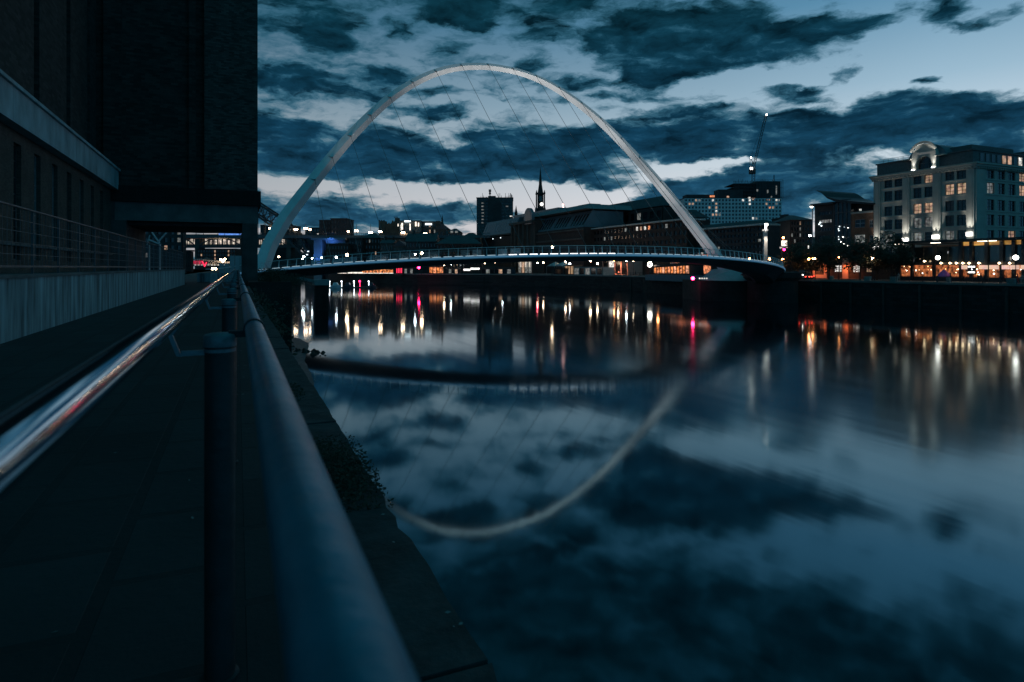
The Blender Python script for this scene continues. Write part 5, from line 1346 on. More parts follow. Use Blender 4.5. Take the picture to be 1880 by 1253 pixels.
# ------------------------------------------------------------------ life along the far quay
def lamp(name, label, u, v, X=None, d=None, r=.3, mt=None, base=ZN, group='street lamps of the far quay', post=True):
    if d is None: d = onX(u, X)[1]
    c = at(u, v, d)
    t = thing(name, label, 'street lamp', (c.x, c.y, base), group)
    m = M(); m.tube([(c.x, c.y, base), (c.x, c.y, c.z - r * 1.15)], [.09, .05], 6); m.lathe([(.14, base), (.14, base + .7), (.09, base + .8)], (c.x, c.y, 0), 8); m.build('post', DKWALL, t)
    m = M(); m.lathe([(r * .5, c.z - r * 1.25), (r * .55, c.z - r * .9), (.02, c.z - r * .85)], (c.x, c.y, 0), 8); m.build('lamp_holder', DKWALL, t)
    m = M(); m.ball(c, r * .72, 8); m.build('lamp_globe', mt or LAMP, t)
    return t
def quay_life():
    L = [(1721.8, 473.5, 124, .55, WHITEL, 'large round white lamp in front of the glass bar, near its pink parasol'),
         (1864.8, 473.2, 124, .58, WHITEL, 'large round white lamp in front of the glass bar, beyond the hanging sign'),
         (1437, 477, 126, .42, LAMPO, 'orange lamp at the right end of the footbridge, under the first tree'),
         (1485, 476, 127, .36, LAMPO, 'orange lamp between the first and second quay trees, on its own'),
         (1492.5, 476, 130, .42, LAMPO, 'orange lamp left of a pair beside the orange lit unit'),
         (1496.5, 475, 131, .40, LAMP, 'paler lamp right of a pair beside the orange lit unit'),
         (1540, 473, 130, .22, LAMPO, 'small dim orange lamp in the second tree'),
         (1601, 474.5, 128, .42, LAMP, 'yellow lamp of a close pair before the third tree'),
         (1605.3, 473, 129, .42, LAMPO, 'orange lamp of a close pair before the third tree'),
         (1376.5, 475.5, 128, .38, LAMPO, 'lamp seen through the bridge railing just beyond the arch foot'),
         (1412.5, 476, 127, .42, LAMPO, 'lamp seen through the bridge railing near the landing'),
         (1208, 478, 128, .55, LAMPO, 'big orange lamp over the glass pavilion left of the arch foot'),
         (1194, 480.5, 130, .4, LAMP, 'pale lamp above the glowing wreath'),
         (1150, 479, 127, .42, LAMPC, 'cold white lamp on a tall post right of the pink lit front'),
         (1163, 480, 130, .2, LAMP, 'small dim lamp right of the cold white lamp'),
         (1135, 478, 136, .5, LAMP, 'yellow lamp right of a pair on the pink lit front'),
         (1127.5, 479, 136, .42, LAMPO, 'orange lamp left of a pair on the pink lit front'),
         (1097, 484.5, 126, .45, LAMP, 'lower lamp at the right end of the white frame pavilion'),
         (1084, 479, 127, .55, LAMP, 'large warm lamp above the white frame pavilion'),
         (1046, 484.5, 124, .38, LAMPC, 'small white lamp right of the tent, by the curtain'),
         (1038, 479.5, 128, .5, LAMP, 'upper warm lamp of two stacked over the curtained stall'),
         (1038.6, 483.2, 126, .4, LAMP, 'lower warm lamp of two stacked over the curtained stall'),
         (997.5, 482.6, 126, .42, LAMP, 'yellow lamp just left of the tent'),
         (986.8, 483, 126, .4, LAMP, 'warm lamp directly under the red signal lamp'),
         (922.5, 481.2, 126, .5, LAMPC, 'white lamp third in a row under the bridge deck'),
         (909, 481.7, 126, .55, LAMP, 'warm lamp second in a row under the bridge deck'),
         (890.3, 483, 124, .55, LAMP, 'warm lamp first in a row under the bridge deck'),
         (828, 485.5, 116, .45, LAMPC, 'white lamp right of the orange lit shop'),
         (815.5, 486, 116, .6, LAMP, 'warm lamp over the right end of the orange lit shop')]
    for u, v, X, r, mt, l in L: lamp('street_lamp', l, u, v, X=X if u > 885 else None, d=None if u > 885 else 272, r=r, mt=mt)
    # lamps seen through or above the deck, further upstream
    for u, v, d, r, l in ((558, 471.5, 250, .5, 'lamp seen through the bridge railing near its left end'), (555, 475.5, 255, .4, 'lower lamp seen through the railing near its left end'), (617.5, 473, 235, .5, 'lamp above the fifth railing post of the deck'), (500.5, 475, 330, .6, 'lower lamp left of the deck beside the arch leg'),
                         (512, 472, 330, .6, 'upper lamp right of the arch leg above the shrubs'), (762, 467.5, 232, .5, 'small lamp behind the railing before the pale gable'), (774.5, 465.5, 232, .75, 'big round lamp behind the railing below the dark terrace'), (1013.5, 454.5, 215, .55, 'single lamp behind the railing at mid deck'), (637, 468.5, 236, .7, 'hazy pinkish lamp behind the railing at the first long cable'), (573, 474.5, 260, .4, 'small lamp left of the blue pier'), (590.5, 473.5, 300, .45, 'small lamp at the foot of the blue pier')):
        lamp('street_lamp', l, u, v, d=d, r=r, base=ZN, mt=LAMP if r > .5 else LAMPC)
    # lamps of the steel bridge deck: twin globes on tall standards
    zb = ZV(432.5, 376)
    for i, (u, v, n, l) in enumerate(((497, 419.5, 2, 'twin lamp at the foot of the steel truss'), (543.5, 421.5, 2, 'twin lamp first right of the arch leg'), (561.5, 419.8, 2, 'twin lamp with a tall standard, second right of the arch leg'), (569.5, 421.8, 1, 'single lamp left of the twin towers'), (639.5, 425.5, 1, 'single lamp at the right edge of the taller tower'), (654.5, 424.2, 2, 'twin lamp right of the taller tower'), (680.5, 427.3, 2, 'twin lamp left of the castle'), (698.5, 425.7, 2, 'twin lamp at the castle wall'), (740, 427.8, 2, 'twin lamp under the floodlit hall'), (781, 429.6, 2, 'twin lamp under the stone hall'), (860, 433.2, 1, 'single lamp over the three arched windows'))):
        d = 375.2; c = at(u, v, d); t = thing('bridge_lamp', l + ' on the steel bridge', 'street lamp', (c.x, c.y, zb), 'lamps on the steel arch bridge')
        m = M(); m.tube([(c.x, c.y, zb), (c.x, c.y, ZV(412, d) if u in (561.5, 654.5, 680.5, 543.5) else c.z + .4)], .12, 5); m.build('post', DARKST, t)
        for k in range(n):
            o = VW((k - (n - 1) / 2) * 1.25, -.3, 0); m = M(); m.ball(c + o, .5 if n > 1 else .58, 8); m.build('lamp_globe', emis('bridge_lamp_globe', (1, .66, .42), 34), t)
    # red signals
    for u, v, X, r, l in ((769, 491.5, 70, .55, 'big red signal lamp under the left half of the deck'), (986.5, 479.5, 125, .32, 'small red signal lamp left of the tent')):
        d = onX(u, X)[1]; c = at(u, v, d); t = thing('signal_lamp', l, 'signal lamp', (c.x, c.y, ZN)); m = M(); m.tube([(c.x, c.y, ZN), (c.x, c.y, c.z)], .06, 6); m.build('post', DKWALL, t); m = M(); m.ball(c, r, 8); m.build('lamp_globe', LAMPR, t)
    # bridge control pier with the navigation light
    t = thing('bridge_pier', 'low concrete river pier with a red navigation light and four white lights', 'pier', (106, 122, ZW))
    m = M(); m.hexa([(101, 113, ZW - 1), (103, 113, ZW - 1), (117.6, 168, ZW - 1), (108, 168, ZW - 1), (101, 113, ZN - .3), (103, 113, ZN - .3), (117.6, 168, ZN - .3), (108, 168, ZN - .3)]) if False else None
    d0, d1 = 152, 176
    p0, p1 = at(1378, 515, 146), at(1180, 508, 190)
    m.hexa([(p0.x, p0.y, ZW - 1), (p0.x + 4, p0.y + 2, ZW - 1), (p1.x + 4, p1.y + 2, ZW - 1), (p1.x, p1.y, ZW - 1), (p0.x, p0.y, ZN - .9), (p0.x + 4, p0.y + 2, ZN - .9), (p1.x + 4, p1.y + 2, ZN - .9), (p1.x, p1.y, ZN - .9)])
    m.build('pier_wall', MATS_WET, t)
    m = M(); q0, q1 = at(1310, 511, 151), at(1183, 508, 186)
    m.hexa([(q0.x + .3, q0.y, ZN - .89), (q0.x + 3, q0.y + 1, ZN - .89), (q1.x + 3, q1.y + 1, ZN - .89), (q1.x + .3, q1.y, ZN - .89), (q0.x + .3, q0.y, ZN + .75), (q0.x + 3, q0.y + 1, ZN + .75), (q1.x + 3, q1.y + 1, ZN + .75), (q1.x + .3, q1.y, ZN + .75)]); m.build('upstand', mat('blue_grey_wall', (.10, .15, .18), .7), t)
    c = at(1272, 511.5, 139.3); m = M(); m.bar(c + VW(.35, .1, -.1), c + VW(2.4, .9, -.75), .12); m.build('light_bracket', MATS_WET, t); m = M(); m.ball(c, .34, 10); m.build('navigation_light', emis('navigation_red', (1, .02, .12), 60), t)
    for k in range(4):
        q = at(1284.5 + k * 4.4, 511.6, 139.2 - k * .35); m = M(); m.ball(q, .2, 6, .8); m.build('marker_light', WHITEW, t)
    # stalls, shops and pavilions under the deck
    def shop(name, label, cat, u0, u1, v0, v1, X, mats, dep=4, frame=DKWALL, roof=True, n=None, wallm=None):
        Yq = lambda u: onX(u, X)[0]; um = (u0 + u1) / 2; d = onX(um, X)[1]
        a, b = Yq(u1), Yq(u0); zt = ZV(v0, d); zb = max(ZN, ZV(v1, d)); k = n or len(mats)
        t = thing(name, label, cat, (X + dep / 2, (a + b) / 2, ZN)); ws = [(a + (b - a) * (i + .08) / k, a + (b - a) * (i + .92) / k, zb + .15, zt - .25, i) for i in range(k)]
        p = PX(X); m = M(); wallgrid(m, p, a, b, ZN, zt, ws, .2); m.box(X + .3, X + dep, a, b, ZN, zt - .05); m.build('wall', wallm or frame, t)
        for w in ws: window(p, w, .15, mats[(k - 1 - w[4]) % len(mats)], t)
        if roof: m = M(); m.box(X - .6, X + dep + .3, a - .3, b + .3, zt + .003, zt + .22); m.build('roof', frame, t)
        return t, a, b, zt
    GL = emis('shop_glow', (1, .25, .07), .95, 1.0, (1.1, 1.1, 1.5), False)
    def stall(name, label, cat, u0, u1, v0, d, mats, dep=4, wallm=DKWALL, vb=None):
        return block(name, label, cat, u0, u1, v0, d, dep, wallm, 1, len(mats), lits=[((0, i), mm) for i, mm in enumerate(mats)], wf=(.84, .72), plant=False, vb=vb or HOR + 2.85 * FPX / d)
    stall('restaurant', 'long low orange lit restaurant under the left end of the deck', 'restaurant', 664, 722, 493.5, 292, [GL] * 9, 6)
    t = thing('light_strip', 'long white strip of quay edge light under the left end of the deck', 'light', at(660, 502, 284))
    for i in range(12):
        m = M(); m.box(A(610 + i * 9.4, 284), A(618.6 + i * 9.4, 284), 284, 284.2, ZN + .15, ZN + (.75 if i in (3, 4, 5) else .4), VW); m.build('lamp_tube', emis('strip_white', (1, .88, .72), 1.6, .3, sample=False), t)
    d = 280; t, a0, a1, zt = stall('striped_stall', 'stall with vertical red and white lit stripes', 'stall', 727.5, 739, 491, d, [GLASS], 3)
    for i in range(4):
        y = a0 + (a1 - a0) * (i + .2) / 4; m = M(); m.box(y, y + (a1 - a0) * .12, d - .3, d - .15, ZN + .4, zt - .2, VW); m.build('red_stripe', REDW, t)
    stall('shop', 'orange lit shop front under the deck right of the red signal', 'shop', 788, 814, 488, 284, [GL, WARM2, GL, WARM2], 5)
    stall('kiosk', 'small dim kiosk between the striped stall and the red signal', 'kiosk', 742, 758, 492, 282, [DIMW, GLASS, DIMW], 4)
    stall('kiosk', 'dim kiosk with two pale windows right of the orange lit shop', 'kiosk', 818, 846, 493, 280, [GLASS, DIMW, GLASS, WARM, GLASS], 4)
    stall('kiosk', 'long dark kiosk under the row of three lamps', 'kiosk', 884, 946, 493, 276, [GLASS, DIMW, GLASS, GLASS, WARM, GLASS, DIMW, GLASS], 4)
    for u0, u1, v0, v1, l, mm in ((851, 863, 494, 497.5, 'left white lit canopy sign under the deck', emis('white_canopy', (1, .96, .9), 2.2, .3, sample=False)), (864, 880, 492, 495.5, 'right wider white lit canopy sign under the deck', emis('white_canopy', (1, .96, .9), 2.2, .3, sample=False))):
        d = 270; t = thing('canopy', l, 'canopy', VW(A(u0, d), d, ZN))
        m = M(); m.box(A(u0, d), A(u1, d), d, d + 1.5, ZV(v1, d), ZV(v0, d), VW); m.build('fascia', mm, t)
        for u in (u0 + 1, u1 - 1): m = M(); m.box(A(u, d) - .08, A(u, d) + .08, d + .6, d + .8, ZN, ZV(v1, d), VW); m.build('leg', DKWALL, t)
    # pillared house front
    t, a, b, zt = shop('pillared_house', 'house front with tall white lit pillars under the deck left of the tent', 'house', 951, 976, 476, 504, 134, [DIMW, WARM, DIMW, DIMW], 8, STONED)
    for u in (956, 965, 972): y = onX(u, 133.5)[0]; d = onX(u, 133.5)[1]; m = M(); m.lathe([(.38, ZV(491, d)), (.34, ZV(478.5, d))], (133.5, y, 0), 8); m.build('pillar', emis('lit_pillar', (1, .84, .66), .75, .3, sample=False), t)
    # tent
    X = 122; y0, y1 = onX(1033, X)[0], onX(1003, X)[0]; t = thing('marquee', 'grey-white market tent with two peaks beneath the deck', 'tent', (X + 2, (y0 + y1) / 2, ZN)); m = M(); k = 2
    for i in range(k):
        a, b = y0 + (y1 - y0) * i / k, y0 + (y1 - y0) * (i + 1) / k; c = (a + b) / 2; zz = .55; h = 1.9
        m.add([(X, a, zz), (X, b, zz), (X + 5, b, zz), (X + 5, a, zz), (X + 2.5, c, zz + h), (X, (a + c) / 2, zz + .45), (X, (b + c) / 2, zz + .45)], [(0, 5, 4), (5, 6, 4), (6, 1, 4), (1, 2, 4), (2, 3, 4), (3, 0, 4), (0, 5, 6, 1), (0, 1, 2, 3)])
    m.build('canopy', mat('tent_canvas', (.4, .42, .42), .8), t)
    for i in range(3):
        for xx in (X + .1, X + 4.9): m = M(); y = y0 + (y1 - y0) * i / 2; m.bar((xx, y + (.1 if i == 0 else -.1 if i == 2 else 0), ZN), (xx, y + (.1 if i == 0 else -.1 if i == 2 else 0), .55), .12); m.build('leg', FRAMEL, t)
    shop('stall', 'dark box stall standing in front of the tent', 'stall', 1016, 1036, 493, 504.5, 120.2, [GLASS], 3, n=1)
    t, a, b, zt = shop('curtained_stall', 'stall with glowing orange curtains between tent and white frame pavilion', 'stall', 1037, 1052, 488, 504, 122, [emis('curtain_glow', (1, .5, .28), .5, .7, (1, 3, .3), False)], 4, n=3)
    # white framed pavilion
    X = 122; t, a, b, zt = shop('frame_pavilion', 'open white framed pavilion with a flat canopy beneath the deck', 'pavilion', 1053, 1106, 491.5, 505, X, [DIMW, GLASS, DIMW, GLASS, GLASS], 5, mat('pavilion_frame', (.32, .33, .32), .6), n=5)
    # pink lit front
    X = 139; t, a, b, zt = shop('pink_front', 'tall stone front washed in coral light right of the white frame pavilion', 'building', 1106, 1152, 474, 507, X, [GLASS, WHITEW, GLASS, GLASS], 8, mat('coral_render', (.5, .36, .30), .8, 0, .12, .4), roof=True)
    for u, pw, v in ((1128, 1300, 478), (1139, 1500, 478), (1122, 600, 500), (1144, 800, 484)):
        y, d = onX(u, X - 1.6); c = (X - 1.7, y, ZV(v, d)); spot('coral_wash', c, (X, y, ZN), pw, (1, .26, .14), 150, 1, .2, t)
    # glass pavilion left of the arch foot
    X = 127; t, a, b, zt = shop('glass_pavilion', 'glass pavilion with a dark wedge roof glowing orange left of the arch foot', 'pavilion', 1200, 1264, 487, 503, X, [GL, WARM2, GL, emis('coral_glow', (1, .36, .2), 1.3, .8, (.8, .8, 1.4), False)] * 3, 8, PSTEEL, n=12, roof=False)
    m = M(); m.hexa([(X - 1, a, zt - .2), (X - 1, b, zt - .9), (X + 9, b, zt - .9), (X + 9, a, zt - .2), (X - 1, a, zt + .9), (X - 1, b, zt - .5), (X + 9, b, zt - .5), (X + 9, a, zt + .9)]); m.build('roof', DKWALL, t)
    m = M(); m.box(X + 8.3, X + 8.6, a - 1, b + 2, ZN, 4.2); m.build('back_wall', mat('coral_render2', (.5, .34, .28), .8), t)
    for k in range(3): y = a + (b - a) * (k + .3) / 3; spot('coral_wash', (X + 5.5, y, 3.6), (X + 8.4, y, 1.2), 700, (1, .3, .14), 130, 1, .2, t)
    t = thing('wreath', 'ring of white lights hung left of the glass pavilion', 'light ring', at(1193, 485.5, onX(1193, 126)[1]))
    for i in range(7):
        w = i * 2 * math.pi / 7; d = onX(1193, 126)[1]; m = M(); m.ball(at(1193 + 3.3 * math.cos(w), 486 + 3.6 * math.sin(w), d), .26, 6); m.build('bulb', WHITEL, t)
    m = M(); c = at(1193, 490, onX(1193, 126)[1]); m.tube([(c.x, c.y, ZN), (c.x, c.y, c.z)], .05, 5); m.build('post', DKWALL, t)
    for u0, u1, v0, l in ((1290, 1306, 484.5, 'narrow coral lit wall seen under the deck at the arch foot'), (1330, 1366, 490, 'orange shop glow seen under the curving end of the deck')):
        t, a, b, zt = shop('shop', l, 'shop', u0, u1, v0, 504, 130, [WARM2 if u0 < 1300 else GL] * (1 if u0 < 1300 else 4), 5, n=1 if u0 < 1300 else 4)
PSTEEL = mat('pavilion_steel', (.05, .055, .06), .5)
quay_life()

# ------------------------------------------------------------------ street gap, trees, boats, people
def street():
    # climbing street between offices: buildings, signs, lamps
    block('street_house', 'dark brick street block with dim windows left of the wing roofed offices', 'building', 1452, 1492, 404, 235, 18, DKBRICK, 6, 8, .14, roof='hip', seed=70, vb=470)
    block('street_house', 'far dark house with a square chimney on the street skyline', 'building', 1440, 1468, 400, 330, 16, DKWALL, 5, 6, .2, seed=71, vb=460)
    block('street_house', 'low lit shop terrace closing the climbing street', 'shop', 1408, 1446, 443, 260, 14, mat('warm_stone', (.2, .15, .11), .85), 4, 8, .45, seed=72, vb=485, plant=False)
    t = thing('sign_pylon', 'tall pale lit pylon at the corner of the curved glass office', 'sign', at(1406, 470, 184))
    d = 184; m = M(); m.box(A(1403, d), A(1409, d), d, d + 1, ZN, ZV(424, d), VW); m.build('column', mat('pale_pylon', (.6, .6, .58), .6), t)
    m = M(); m.box(A(1402.5, d), A(1409.5, d), d - .3, d + 1.2, ZV(424, d), ZV(421.5, d), VW); m.build('head', WHITEW, t); spot('pylon_beam', VW(A(1406, d), d - 2.5, ZV(430, d)), VW(A(1406, d), d, ZV(450, d)), 900, (1, .85, .7), 80, .8, .2, t)
    m = M(); m.box(A(1403.5, d), A(1408.5, d), d - .5, d - .2, ZV(415, d), ZV(411, d), VW); m.bar(VW(A(1406, d), d, ZV(424, d)), VW(A(1406, d), d, ZV(415, d)), .3); m.build('lamp_box', WHITEL, t)
    t = thing('lit_screen', 'bright advertising screen at the end of the climbing street', 'screen', at(1440, 470, 215)); d = 215
    m = M(); m.box(A(1436, d), A(1445, d), d, d + .6, ZV(452, d), ZV(442, d), VW); m.build('screen', emis('ad_screen', (1, .82, .68), 2.2, .6, (1, 1, 1), sample=False), t)
    m = M(); m.bar(VW(A(1440, d), d + .3, ZN), VW(A(1440, d), d + .3, ZV(452, d)), .4); m.build('post', DKWALL, t)
    t = thing('fuel_canopy', 'flat lit canopy with a pale edge at the foot of the street', 'canopy', at(1430, 475, 205)); d = 205
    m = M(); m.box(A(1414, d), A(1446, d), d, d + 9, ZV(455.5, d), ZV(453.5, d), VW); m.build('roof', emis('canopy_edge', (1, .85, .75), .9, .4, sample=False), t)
    m = M(); 
    for u in (1420, 1441): m.box(A(u, d) - .2, A(u, d) + .2, d + 2, d + 2.4, ZN, ZV(455.5, d), VW)
    m.build('leg', DKWALL, t)
    m = M(); m.box(A(1418, d), A(1423, d), d + .5, d + .9, ZV(468, d), ZV(457, d), VW); m.build('lit_panel', WHITEW, t)
    S = [(1439.5, 458.5, 200, .55, LAMPR, 'red traffic light below the advertising screen'), (1438, 437, 230, .5, LAMPO, 'orange lamp above the advertising screen'), (1419, 434, 240, .42, LAMPC, 'white lamp over the shop terrace, on the left of the street'), (1413, 423, 300, .6, LAMPC, 'left lamp of a white pair high up the street'), (1418, 424, 305, .55, LAMPC, 'right lamp of a white pair high up the street'),
         (1447, 423, 300, .6, LAMPC, 'left lamp of a white pair near the brick street block'), (1451.5, 422.5, 300, .6, LAMPC, 'right lamp of a white pair near the brick street block'), (1441, 425, 310, .8, LAMP, 'large warm lamp mid street'), (1455, 416, 320, .6, LAMPC, 'lamp left of a stair of white lamps on the skyline'), (1459, 409.5, 325, .7, LAMPC, 'lamp at the top of the street before the far house'), (1469, 401.5, 328, .65, LAMPC, 'lamp on the skyline just right of the square chimney'),
         (1487, 433, 226, .5, LAMPC, 'white lamp on the face of the brick street block'), (1462, 418, 320, .6, WHITEL, 'square white light below the skyline lamps'), (1471, 418, 320, .55, LAMP, 'warm light below the skyline lamps')]
    for u, v, d, r, mt, l in S: lamp('street_lamp', l, u, v, d=d, r=r, mt=mt, group='street lamps up the climbing street')
    d = 186; t = thing('flood_mast', 'tall mast with a bright flood lamp at the edge of the wing roofed offices', 'floodlight', at(1491, 470, d))
    m = M(); m.tube([VW(A(1491.5, d), d, ZN), VW(A(1491.5, d), d, ZV(381, d))], .14, 6); m.build('post', FRAMEL, t)
    m = M(); m.ball(at(1490, 380, d), .42, 8, .7); m.build('lamp_globe', WHITEL, t)
    rnd = random.Random(4)
    for i in range(9):
        u = 1441 + i * 4.6; d = rnd.uniform(145, 160); c = at(u, rnd.uniform(488, 496), d)
        k = 'red tail light' if i % 3 else 'amber light'
        t = thing('parked_car', ['dark hatchback with red tail lights', 'low dark saloon', 'boxy dark van'][i % 3] + ' parked behind the landing, ' + ['first', 'second', 'third', 'fourth', 'fifth', 'sixth', 'seventh', 'eighth', 'ninth'][i] + ' from the footbridge', 'car', (c.x, c.y, ZN), 'cars parked behind the landing')
        x, y = c.x, c.y; h = 1.45 + .5 * (i % 3 == 2)
        prof = [(-2.1, .35), (-2.1, .85), (-1.5, .95), (-.9, h), (.9, h), (1.6, .95), (2.1, .8), (2.1, .35)]
        m = M(); m.prism([(a, b) for a, b in prof], -.85, .85, lambda s, z, o: Vector((x + o, y + s, ZN + z))); m.build('body', mat('car_paint', (.06, .07, .08), .25, .3, .3, .2), t)
        m = M(); m.prism([(-1.35, .98), (-.85, h - .12), (.82, h - .12), (1.4, .98)], -.88, .88, lambda s, z, o: Vector((x + o, y + s, ZN + z))); m.build('window', GLASS, t)
        for sx in (-1, 1):
            for sy in (-1.3, 1.3):
                m = M(); m.tube([(x + sx * .72, y + sy, ZN + .33), (x + sx * .9, y + sy, ZN + .33)], .33, 12); m.build('wheel', DKWALL, t)
        for sx in (-.6, .6): m = M(); m.box(x + sx - .18, x + sx + .18, y - 2.16, y - 2.09, ZN + .62, ZN + .8); m.build('tail_light', emis('tail_light', (1, .05, .03), 6, sample=False), t)
    # info board
    d = 141; t = thing('notice_board', 'framed notice board on the quay edge right of the landing', 'sign', at(1473, 515, d)); m = M(); z0, z1 = ZV(511, d), ZV(497, d)
    m.box(A(1468.5, d), A(1477.5, d), d, d + .12, z0, z1, VW); m.build('board', mat('grey_board', (.12, .14, .15), .5), t); m = M(); m.box(A(1469.6, d), A(1476.4, d), d - .05, d - .01, z0 + .3, z1 - .2, VW); m.build('panel', DKWALL, t)
    m = M()
    for u in (1469.5, 1476.5): m.bar(VW(A(u, d), d + .06, ZN), VW(A(u, d), d + .06, z0), .12)
    m.build('leg', DKWALL, t); m = M(); m.ball(VW(A(1473, d), d - .15, ZV(505, d)), .12, 5); m.build('lamp', WHITEL, t)
    # trees
    TR = [(1464, 470, 128, 4.6, 4.3, 'round dark quay tree right of the footbridge landing'), (1522, 468, 129, 4.6, 4.4, 'round dark quay tree in front of the orange lit unit'), (1579, 467, 129, 4.7, 4.5, 'round dark quay tree before the orange brick office end'), (1636, 466, 130, 4.4, 4.6, 'dark quay tree at the left end of the glass bar'), (1610, 478, 133, 2.6, 2.4, 'small dark tree behind the close pair of lamps'), (1490, 483, 134, 2.6, 2.2, 'small dark tree left of the orange lit unit')]
    for i, (u, v, X, rx, rz, l) in enumerate(TR):
        y, d = onX(u, X); c = Vector((X, y, ZV(v, d))); t = thing('quay_tree', l, 'tree', (X, y, ZN), 'trees along the far quay'); rnd = random.Random(100 + i)
        m = M(); m.tube([(X, y, ZN), (X + .1, y, c.z - rz * .5), (X, y, c.z + rz * .3)], [.2, .15, .06], 7)
        for _ in range(9):
            w = rnd.uniform(0, 6.28); q = c + Vector((rx * .7 * math.cos(w), rx * .7 * math.sin(w), rnd.uniform(-.3, .6) * rz)); m.tube([(X, y, c.z - rz * .55 + rnd.uniform(0, 1.5)), (Vector((X, y, c.z - rz * .2)) + q) / 2, q], [.1, .07, .03], 5)
        m.build('trunk', BARK, t)
        m = M(); cl = [(c + Vector((rnd.gauss(0, .5) * rx, rnd.gauss(0, .5) * rx, rnd.gauss(0, .42) * rz)), rnd.uniform(.25, .5) * rx) for _ in range(26)]
        for _ in range(4600):
            q, r = rnd.choice(cl); dv = Vector((rnd.gauss(0, 1), rnd.gauss(0, 1), rnd.gauss(0, 1))).normalized() * r * rnd.random() ** .4
            pt = q + dv; e = pt - c
            if (e.x / rx) ** 2 + (e.y / rx) ** 2 + (e.z / rz) ** 2 > 1.15: continue
            s = rnd.uniform(.16, .36); a = Vector((rnd.gauss(0, 1), rnd.gauss(0, 1), rnd.gauss(0, 1))).normalized(); b = a.orthogonal().normalized() * s * .6; a *= s
            m.add([pt - a, pt + b, pt + a, pt - b], [(0, 1, 2, 3)])
        m.build('crown', LEAF, t, fix=False)
    # boats and pontoon under the left end of the deck
    d = 232; t = thing('pontoon', 'low mooring pontoon with small lights under the left end of the deck', 'pontoon', VW(A(640, d), d, ZW))
    m = M(); m.box(A(600, d), A(690, d), d, d + 2.5, ZW - .3, ZW + .35, VW); m.build('deck', CONCD, t)
    for u, mm in ((584, LAMPD), (604, LAMPD), (626, LAMPD), (649, LAMPD), (676, LAMPD), (659.5, emis('pontoon_red', (1, .02, .1), 8, sample=False))):
        m = M(); m.bar(VW(A(u, d), d + 1, ZW - .3), VW(A(u, d), d + 1, ZV(517.5, d)), .14); m.ball(VW(A(u, d), d + .7, ZV(517, d)), .26 if mm is LAMPD else .4, 6); m.build('lamp', mm, t)
    for u0, u1, l in ((608, 627, 'white cabin cruiser moored at the pontoon'), (632, 648, 'small dark launch moored at the pontoon'), (676, 690, 'small blue boat at the far end of the pontoon')):
        dd = 229; a0, a1 = A(u0, dd), A(u1, dd); c = (a0 + a1) / 2; hl = (a1 - a0) / 2
        t = thing('moored_boat', l, 'boat', VW(c, dd, ZW), 'boats at the pontoon')
        wm = STEEL if 'white' in l else mat('dark_hull', (.05, .07, .09), .4)
        m = M(); n = 8; vs = []
        for i in range(n + 1):
            k = i / n * 2 - 1; w = 1.1 * (1 - max(0, k) ** 2.2) + .02
            vs += [VW(c + hl * k, dd - w, ZW + .95 + .25 * max(0, k)), VW(c + hl * k * .93, dd - w * .6, ZW - .2), VW(c + hl * k * .93, dd + w * .6, ZW - .2), VW(c + hl * k, dd + w, ZW + .95 + .25 * max(0, k))]
        m.add(vs, [(i * 4 + j, i * 4 + (j + 1) % 4, (i + 1) * 4 + (j + 1) % 4, (i + 1) * 4 + j) for i in range(n) for j in range(4)] + [(0, 1, 2, 3), tuple(n * 4 + j for j in (3, 2, 1, 0))]); m.build('hull', wm, t)
        m = M(); m.hexa([VW(c - hl * .6, dd - .8, ZW + 1), VW(c + hl * .45, dd - .7, ZW + 1), VW(c + hl * .45, dd + .7, ZW + 1), VW(c - hl * .6, dd + .8, ZW + 1), VW(c - hl * .5, dd - .7, ZW + 2), VW(c + hl * .15, dd - .6, ZW + 2), VW(c + hl * .15, dd + .6, ZW + 2), VW(c - hl * .5, dd + .7, ZW + 2)]); m.build('cabin', wm, t)
    # people on the far quay
    def person(label, u, X, cloth, pose, face):
        y, d = onX(u, X)
        t = thing('person', label, 'person', (X, y, ZN), 'people on the far quay')
        J = [(0, 0, .95), (0, 0, 1.2), (0, 0, 1.42), (0, .02, 1.52), (0, .03, 1.66), (.1, 0, .88), (.12, pose * .5, .5), (.12, pose, .07), (.13, pose + .14, .03), (-.1, 0, .88), (-.12, -pose * .3, .5), (-.12, -pose, .07), (-.13, -pose + .14, .03),
             (.2, 0, 1.38), (.26, -pose * .4, 1.1), (.26, .08 - pose * .3, .86), (-.2, 0, 1.38), (-.26, pose * .4, 1.1), (-.25, .1 + pose * .3, .86), (.26, .12 - pose * .3, .76), (-.25, .14 + pose * .3, .76)]
        E = [(0, 1), (1, 2), (2, 3), (3, 4), (0, 5), (5, 6), (6, 7), (7, 8), (0, 9), (9, 10), (10, 11), (11, 12), (2, 13), (13, 14), (14, 15), (15, 19), (2, 16), (16, 17), (17, 18), (18, 20)]
        r = [.16, .15, .15, .055, .1, .09, .065, .045, .04, .09, .065, .045, .04, .065, .05, .04, .065, .05, .04, .04, .04]
        me = bpy.data.meshes.new('body'); me.from_pydata(J, E, []); o = bpy.data.objects.new('body', me); COL.objects.link(o); o.parent = t; o.rotation_euler = (0, 0, face)
        s = o.modifiers.new('skin', 'SKIN')
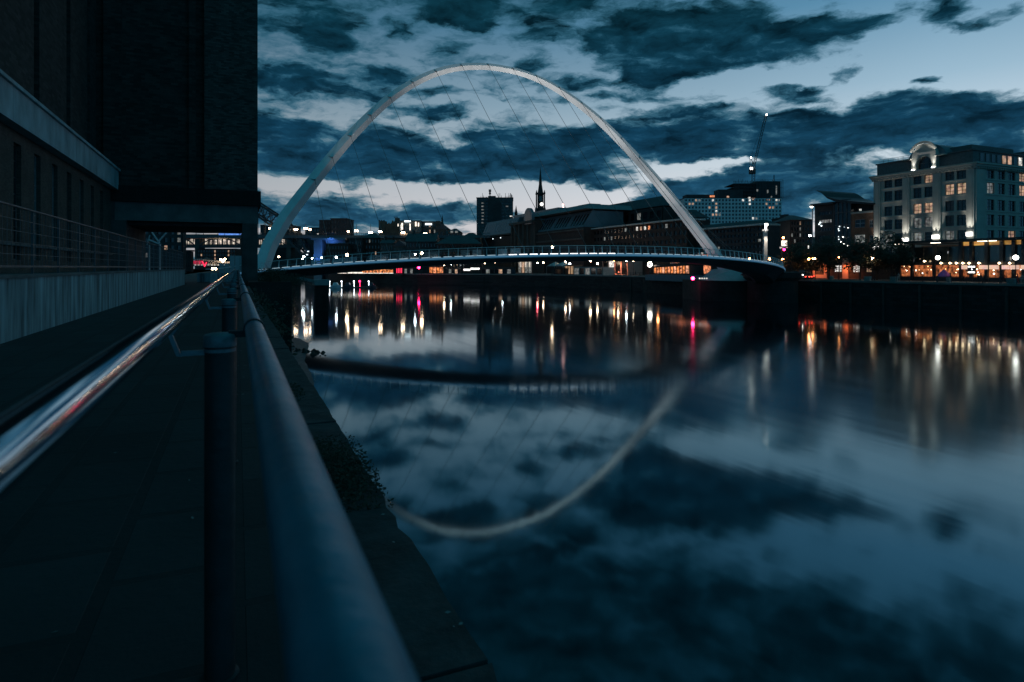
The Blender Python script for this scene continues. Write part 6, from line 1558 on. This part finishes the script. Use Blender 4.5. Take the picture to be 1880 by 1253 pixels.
        for i, v in enumerate(me.skin_vertices[0].data): v.radius = (r[i], r[i] * .85); v.use_root = (i == 0)
        o.modifiers.new('smooth', 'SUBSURF').levels = 1; o.modifiers['smooth'].render_levels = 1
        me.materials.append(cloth)
        m = M(); m.ball((X, y, ZN + 1.72), .098, 8, 1.2); h = m.build('hair', DKWALL, t)
        return t
    dk = mat('dark_clothes', (.03, .032, .038), .9); rd = mat('red_jacket', (.45, .03, .04), .8); pl = mat('pale_coat', (.3, .28, .26), .85)
    for a in (('person in a dark coat standing left in the group before the hanging sign', 1796, 120.5, dk, .05, 0), ('person in dark clothes in the middle of the group before the hanging sign', 1801, 120, dk, .18, 1.2), ('person in dark clothes at the right of the group before the hanging sign', 1808, 121, dk, .1, 2.5),
              ('person in a red jacket walking past the glass bar near the frame edge', 1868, 122, rd, .22, .6), ('person in a pale coat beside the one in the red jacket', 1876.5, 124, pl, .06, 2.0), ('person in dark clothes alone under the glowing light panels', 1838, 123, dk, .2, -.7), ('person in a pale coat at the left end of the glass bar', 1650, 126, pl, .12, 1.5),
              ('person standing in front of the coral lit stone front', 1128.5, 130, pl, .05, .3), ('person walking right of the coral lit stone front', 1167, 128, dk, .2, 1.5), ('person in dark clothes by the pink parasol', 1745, 125, dk, .08, .9)): person(*a)
    # bins and planters on the promenade
    for u, l in ((1742, 'slanted pale bench end by the pink parasol'), (1641, 'grey planter box at the left end of the glass bar'), (1857, 'grey planter box left of the person in red'), (1593, 'pale planter box before the third tree'), (1527, 'thin pale bollard before the second tree')):
        y, d = onX(u, 120.5); t = thing('planter', l, 'planter' if 'plant' in l else 'bench' if 'bench' in l else 'bollard', (120.5, y, ZN)); m = M(); w = .55 if 'planter' in l else .25
        m.hexa([(120.2, y - w, ZN), (120.8, y - w, ZN), (120.8, y + w, ZN), (120.2, y + w, ZN), (120.1, y - w * 1.1, ZN + 1.0), (120.9, y - w * 1.1, ZN + 1.0), (120.9, y + w * 1.1, ZN + 1.0), (120.1, y + w * 1.1, ZN + 1.0)]); m.build('box', mat('pale_planter', (.22, .23, .22), .8), t)
street()
